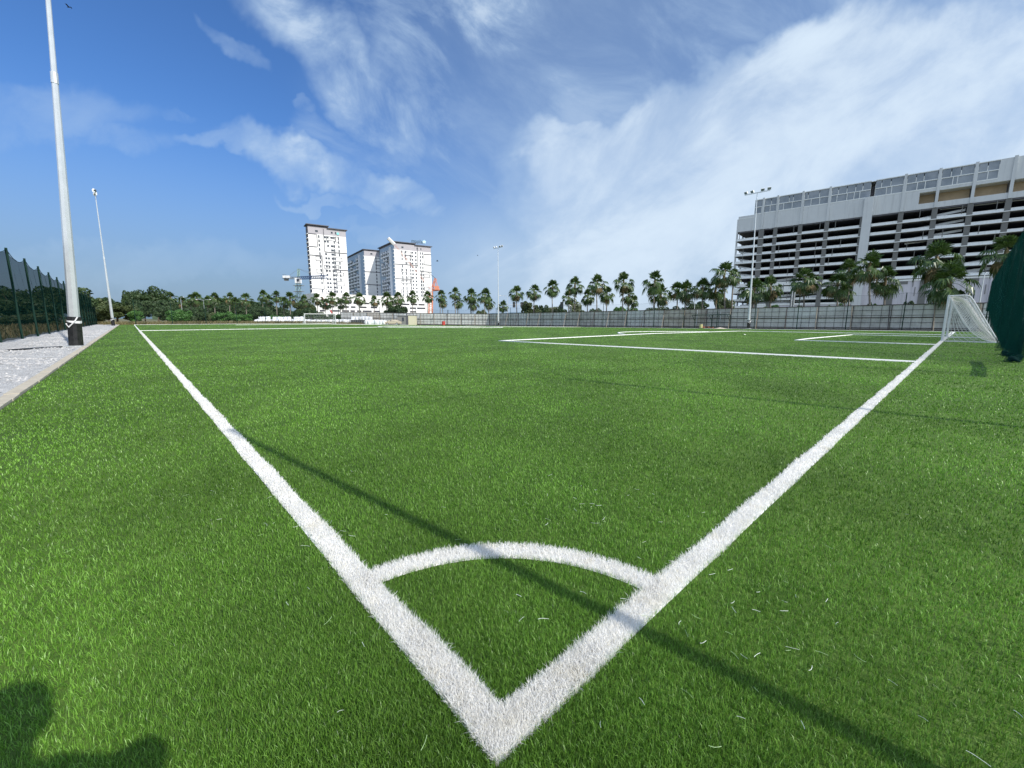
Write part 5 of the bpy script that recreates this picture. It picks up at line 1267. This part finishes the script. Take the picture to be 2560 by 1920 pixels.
# ------------------------------------------------------------------ street lamps, signals, birds
def lamp(px, base, top_py, Y, arm, label, double=False, curved=True):
    b = at(px, base, Y); tp = at(px, top_py, Y); t = thing('street_lamp', (b.x, Y, b.z), label, 'street lamp', 'street lamps beyond the fence'); h = tp.z - b.z; p = Vector((b.x, Y, b.z))
    mb = MB(); mb.tube([p, p + Vector((0, 0, h * .9))], [.10, .06], 8); mb.build('pole', M_galv, t)
    for s in ((1, -1) if double else (1,)):
        mb = MB(); a = arm * s; mb.tube([p + Vector((0, 0, h * .9)), p + Vector((a * .1, 0, h * .97)), p + Vector((a * .45, 0, h)), p + Vector((a, 0, h))], .05, 5); mb.build('arm', M_galv, t)
        mb = MB(); mb.tube([p + Vector((a, 0, h)), p + Vector((a * 1.15, 0, h + .02)), p + Vector((a * 1.35, 0, h - .02))], [.06, .13, .05], 6); mb.build('lamp_head', M_pwhite, t)
lamp(1981, 790, 694, 74, .75, 'white curved street lamp before the car park, left of the spreading palm')
lamp(1975, 790, 712, 84, 1.2, 'lower street lamp just behind the curved one before the car park')
lamp(1269, 800, 739, 130, -2., 'thin curved street lamp just right of the middle floodlight mast')
lamp(1734, 800, 737, 100, -.8, 'thin plain lamp post above the dugout')
lamp(458, 800, 743, 145, .9, 'street lamp against the palm trunk left in the tree belt')
lamp(514, 800, 749, 145, 2.0, 'double street lamp standing in the tree belt', double=True)
lamp(2441, 800, 682, 58, .35, 'short pole with a fork seen right of the near goal')
def signal(px, base, top, Y, arm, heads, label):
    b = at(px, base, Y); tp = at(px, top, Y); t = thing('traffic_signal', b, label, 'traffic signal', 'traffic signals beyond the hoarding'); p = Vector(b); h = tp.z - b.z
    mb = MB(); mb.tube([p, p + Vector((0, 0, h * .93)), p + Vector((arm * .12, 0, h)), p + Vector((arm, 0, h * 1.01))], .09, 6); mb.build('gantry', M_galv, t)
    for a in heads:
        mb = MB(); c = p + Vector((arm * a, 0, h)); mb.box(c, (.5, .3, 1.3)); mb.box(c + Vector((0, .17, 0)), (.8, .04, 1.6)); hd = mb.build('signal_head', M_black, t)
        for k in range(3): mb = MB(); q = c + Vector((0, -.15, .4 - .4 * k)); mb.tube([q, q + Vector((0, -.12, 0))], .14, 8); mb.build('signal_lens', M_dcol, hd)
signal(1427, 800, 763, 105, -2.4, (.96,), 'traffic signal on a short gantry between the tall palms')
signal(1269, 800, 762, 128, 4.4, (.45, .98), 'traffic signal gantry reaching right from the curved lamp')
def bird(px, py, Y, s, label):
    p = at(px, py, Y); t = thing('bird', p, label, 'bird', 'birds in the sky')
    mb = MB(); mb.tube([p + Vector((-.5 * s, 0, 0)), p, p + Vector((.3 * s, 0, .02)), p + Vector((.5 * s, 0, .05))], [.02 * s, .12 * s, .08 * s, .02 * s], 6); mb.build('body', M_black, t)
    for k in (-1, 1):
        mb = MB(); mb.add([p + Vector((.1 * s, 0, .05)), p + Vector((-.25 * s, 0, .05)), p + Vector((-.2 * s, k * .6 * s, .35 * s)), p + Vector((-.15 * s, k * 1.0 * s, .2 * s)), p + Vector((.15 * s, k * .6 * s, .38 * s))], [(0, 1, 2, 4), (4, 2, 3)]); mb.build('wing', M_black, t)
bird(1093.5, 653, 90, .55, 'dark bird gliding just right of the right-hand white tower'); bird(1194, 639, 100, .35, 'small bird over the palms left of the middle mast'); bird(172, 18, 60, .5, 'bird high beside the nearest floodlight mast')

# ------------------------------------------------------------------ the person taking the picture (only the shadow falls into view)
def photographer():
    O = Vector((.12, -.29, 0)); bm = bmesh.new()
    def cap(a, b, ra, rb_, n=14, seg=7):
        a, b = Vector(a), Vector(b); d = b - a; L_ = d.length; q = d.to_track_quat('Z', 'Y'); rings = []
        for i in range(seg + 1):
            f = i / seg; r_ = ra + (rb_ - ra) * f; rings.append([bm.verts.new(O + a + q @ Vector((math.cos(k * 6.283 / n) * r_, math.sin(k * 6.283 / n) * r_, L_ * f))) for k in range(n)])
        for r0, r1 in zip(rings[:-1], rings[1:]):
            for k in range(n): bm.faces.new((r0[k], r0[(k + 1) % n], r1[(k + 1) % n], r1[k]))
        bm.faces.new(rings[0][::-1]); bm.faces.new(rings[-1])
        for c, r_ in ((a, ra), (b, rb_)): bmesh.ops.create_uvsphere(bm, u_segments=n, v_segments=8, radius=r_, matrix=Matrix.Translation(O + c))
    def ell(c, r_): bmesh.ops.create_uvsphere(bm, u_segments=18, v_segments=12, radius=1, matrix=Matrix.Translation(O + Vector(c)) @ Matrix.Diagonal((*r_, 1)))
    ell((0, .03, 1.62), (.078, .098, .118)); ell((0, .07, 1.555), (.052, .06, .055)); ell((0, .125, 1.60), (.014, .02, .022))          # head, jaw, nose
    for s in (-1, 1): ell((s * .08, .02, 1.61), (.012, .02, .03))
    cap((0, 0, 1.42), (0, .02, 1.54), .058, .052)
    ell((0, 0, 1.30), (.19, .115, .16)); ell((0, 0, 1.12), (.155, .105, .17)); ell((0, -.01, .96), (.165, .12, .13)); cap((-.15, 0, 1.40), (.15, 0, 1.40), .06, .06)
    for s in (-1, 1):
        cap((s * .095, 0, .90), (s * .11, .03, .49), .085, .058); cap((s * .11, .03, .49), (s * .12, -.02, .10), .056, .038); cap((s * .12, -.03, .05), (s * .13, .15, .035), .042, .034)
        el_ = (-.27, .0, 1.10) if s < 0 else (.20, .16, 1.32); hand = (s * .09 - .05, .13, 1.20)
        cap((s * .19, 0, 1.38), el_, .052, .042); cap(el_, hand, .040, .026); ell((hand[0], hand[1] + .03, hand[2]), (.03, .045, .04))
        for f in range(4): cap((hand[0] + s * .01, hand[1] + .06, hand[2] + .03 - .019 * f), (hand[0] - s * .025, hand[1] + .105 - .006 * abs(f - 1), hand[2] + .032 - .02 * f), .009, .0075, 8, 3)
        cap((hand[0], hand[1] + .03, hand[2] + .03), (hand[0] - s * .03, hand[1] + .07, hand[2] + .065), .010, .008, 8, 3)
    me = bpy.data.meshes.new('person'); bm.to_mesh(me); bm.free(); me.materials.append(M_skin)
    o = bpy.data.objects.new('person', me); COL.objects.link(o)
    md = o.modifiers.new('remesh', 'REMESH'); md.mode = 'VOXEL'; md.voxel_size = .009; md.use_smooth_shade = True
    sm = o.modifiers.new('smooth', 'SMOOTH'); sm.iterations = 4
    setp(o, 'standing person holding up a phone, seen only as a shadow on the grass', 'person')
    def garment(name, caps, m):
        nonlocal bm
        bm = bmesh.new()
        for c in caps:
            if len(c) == 2: ell(*c)
            else: cap(*c)
        me = bpy.data.meshes.new(name); bm.to_mesh(me); bm.free(); me.materials.append(m); g = bpy.data.objects.new(name, me); COL.objects.link(g); g.parent = o
        md = g.modifiers.new('remesh', 'REMESH'); md.mode = 'VOXEL'; md.voxel_size = .012; md.use_smooth_shade = True
    garment('shirt', [((0, 0, 1.30), (.20, .125, .17)), ((0, 0, 1.10), (.17, .12, .19)), ((0, 0, .98), (.18, .13, .12)), ((-.15, 0, 1.40), (.15, 0, 1.40), .068, .068)] +
            [((s * .19, 0, 1.38), ((-.27, .0, 1.10) if s < 0 else (.20, .16, 1.32)), .066, .056) for s in (-1, 1)], M_shirt)
    garment('trousers', [((0, -.01, .93), (.175, .13, .11))] + [((s * .095, 0, .90), (s * .11, .03, .49), .098, .075) for s in (-1, 1)] + [((s * .11, .03, .49), (s * .12, -.02, .09), .073, .06) for s in (-1, 1)], M_trous)
    garment('hair', [((0, .0, 1.665), (.086, .10, .092)), ((0, -.03, 1.60), (.075, .075, .09))], M_black)
    mb = MB(); mb.box((.07, -.062, EYE + .0), (.155, .009, .075)); p = mb.build('phone', M_black); setp(p, 'dark phone held level in the hands of the person taking the picture', 'phone')
photographer()
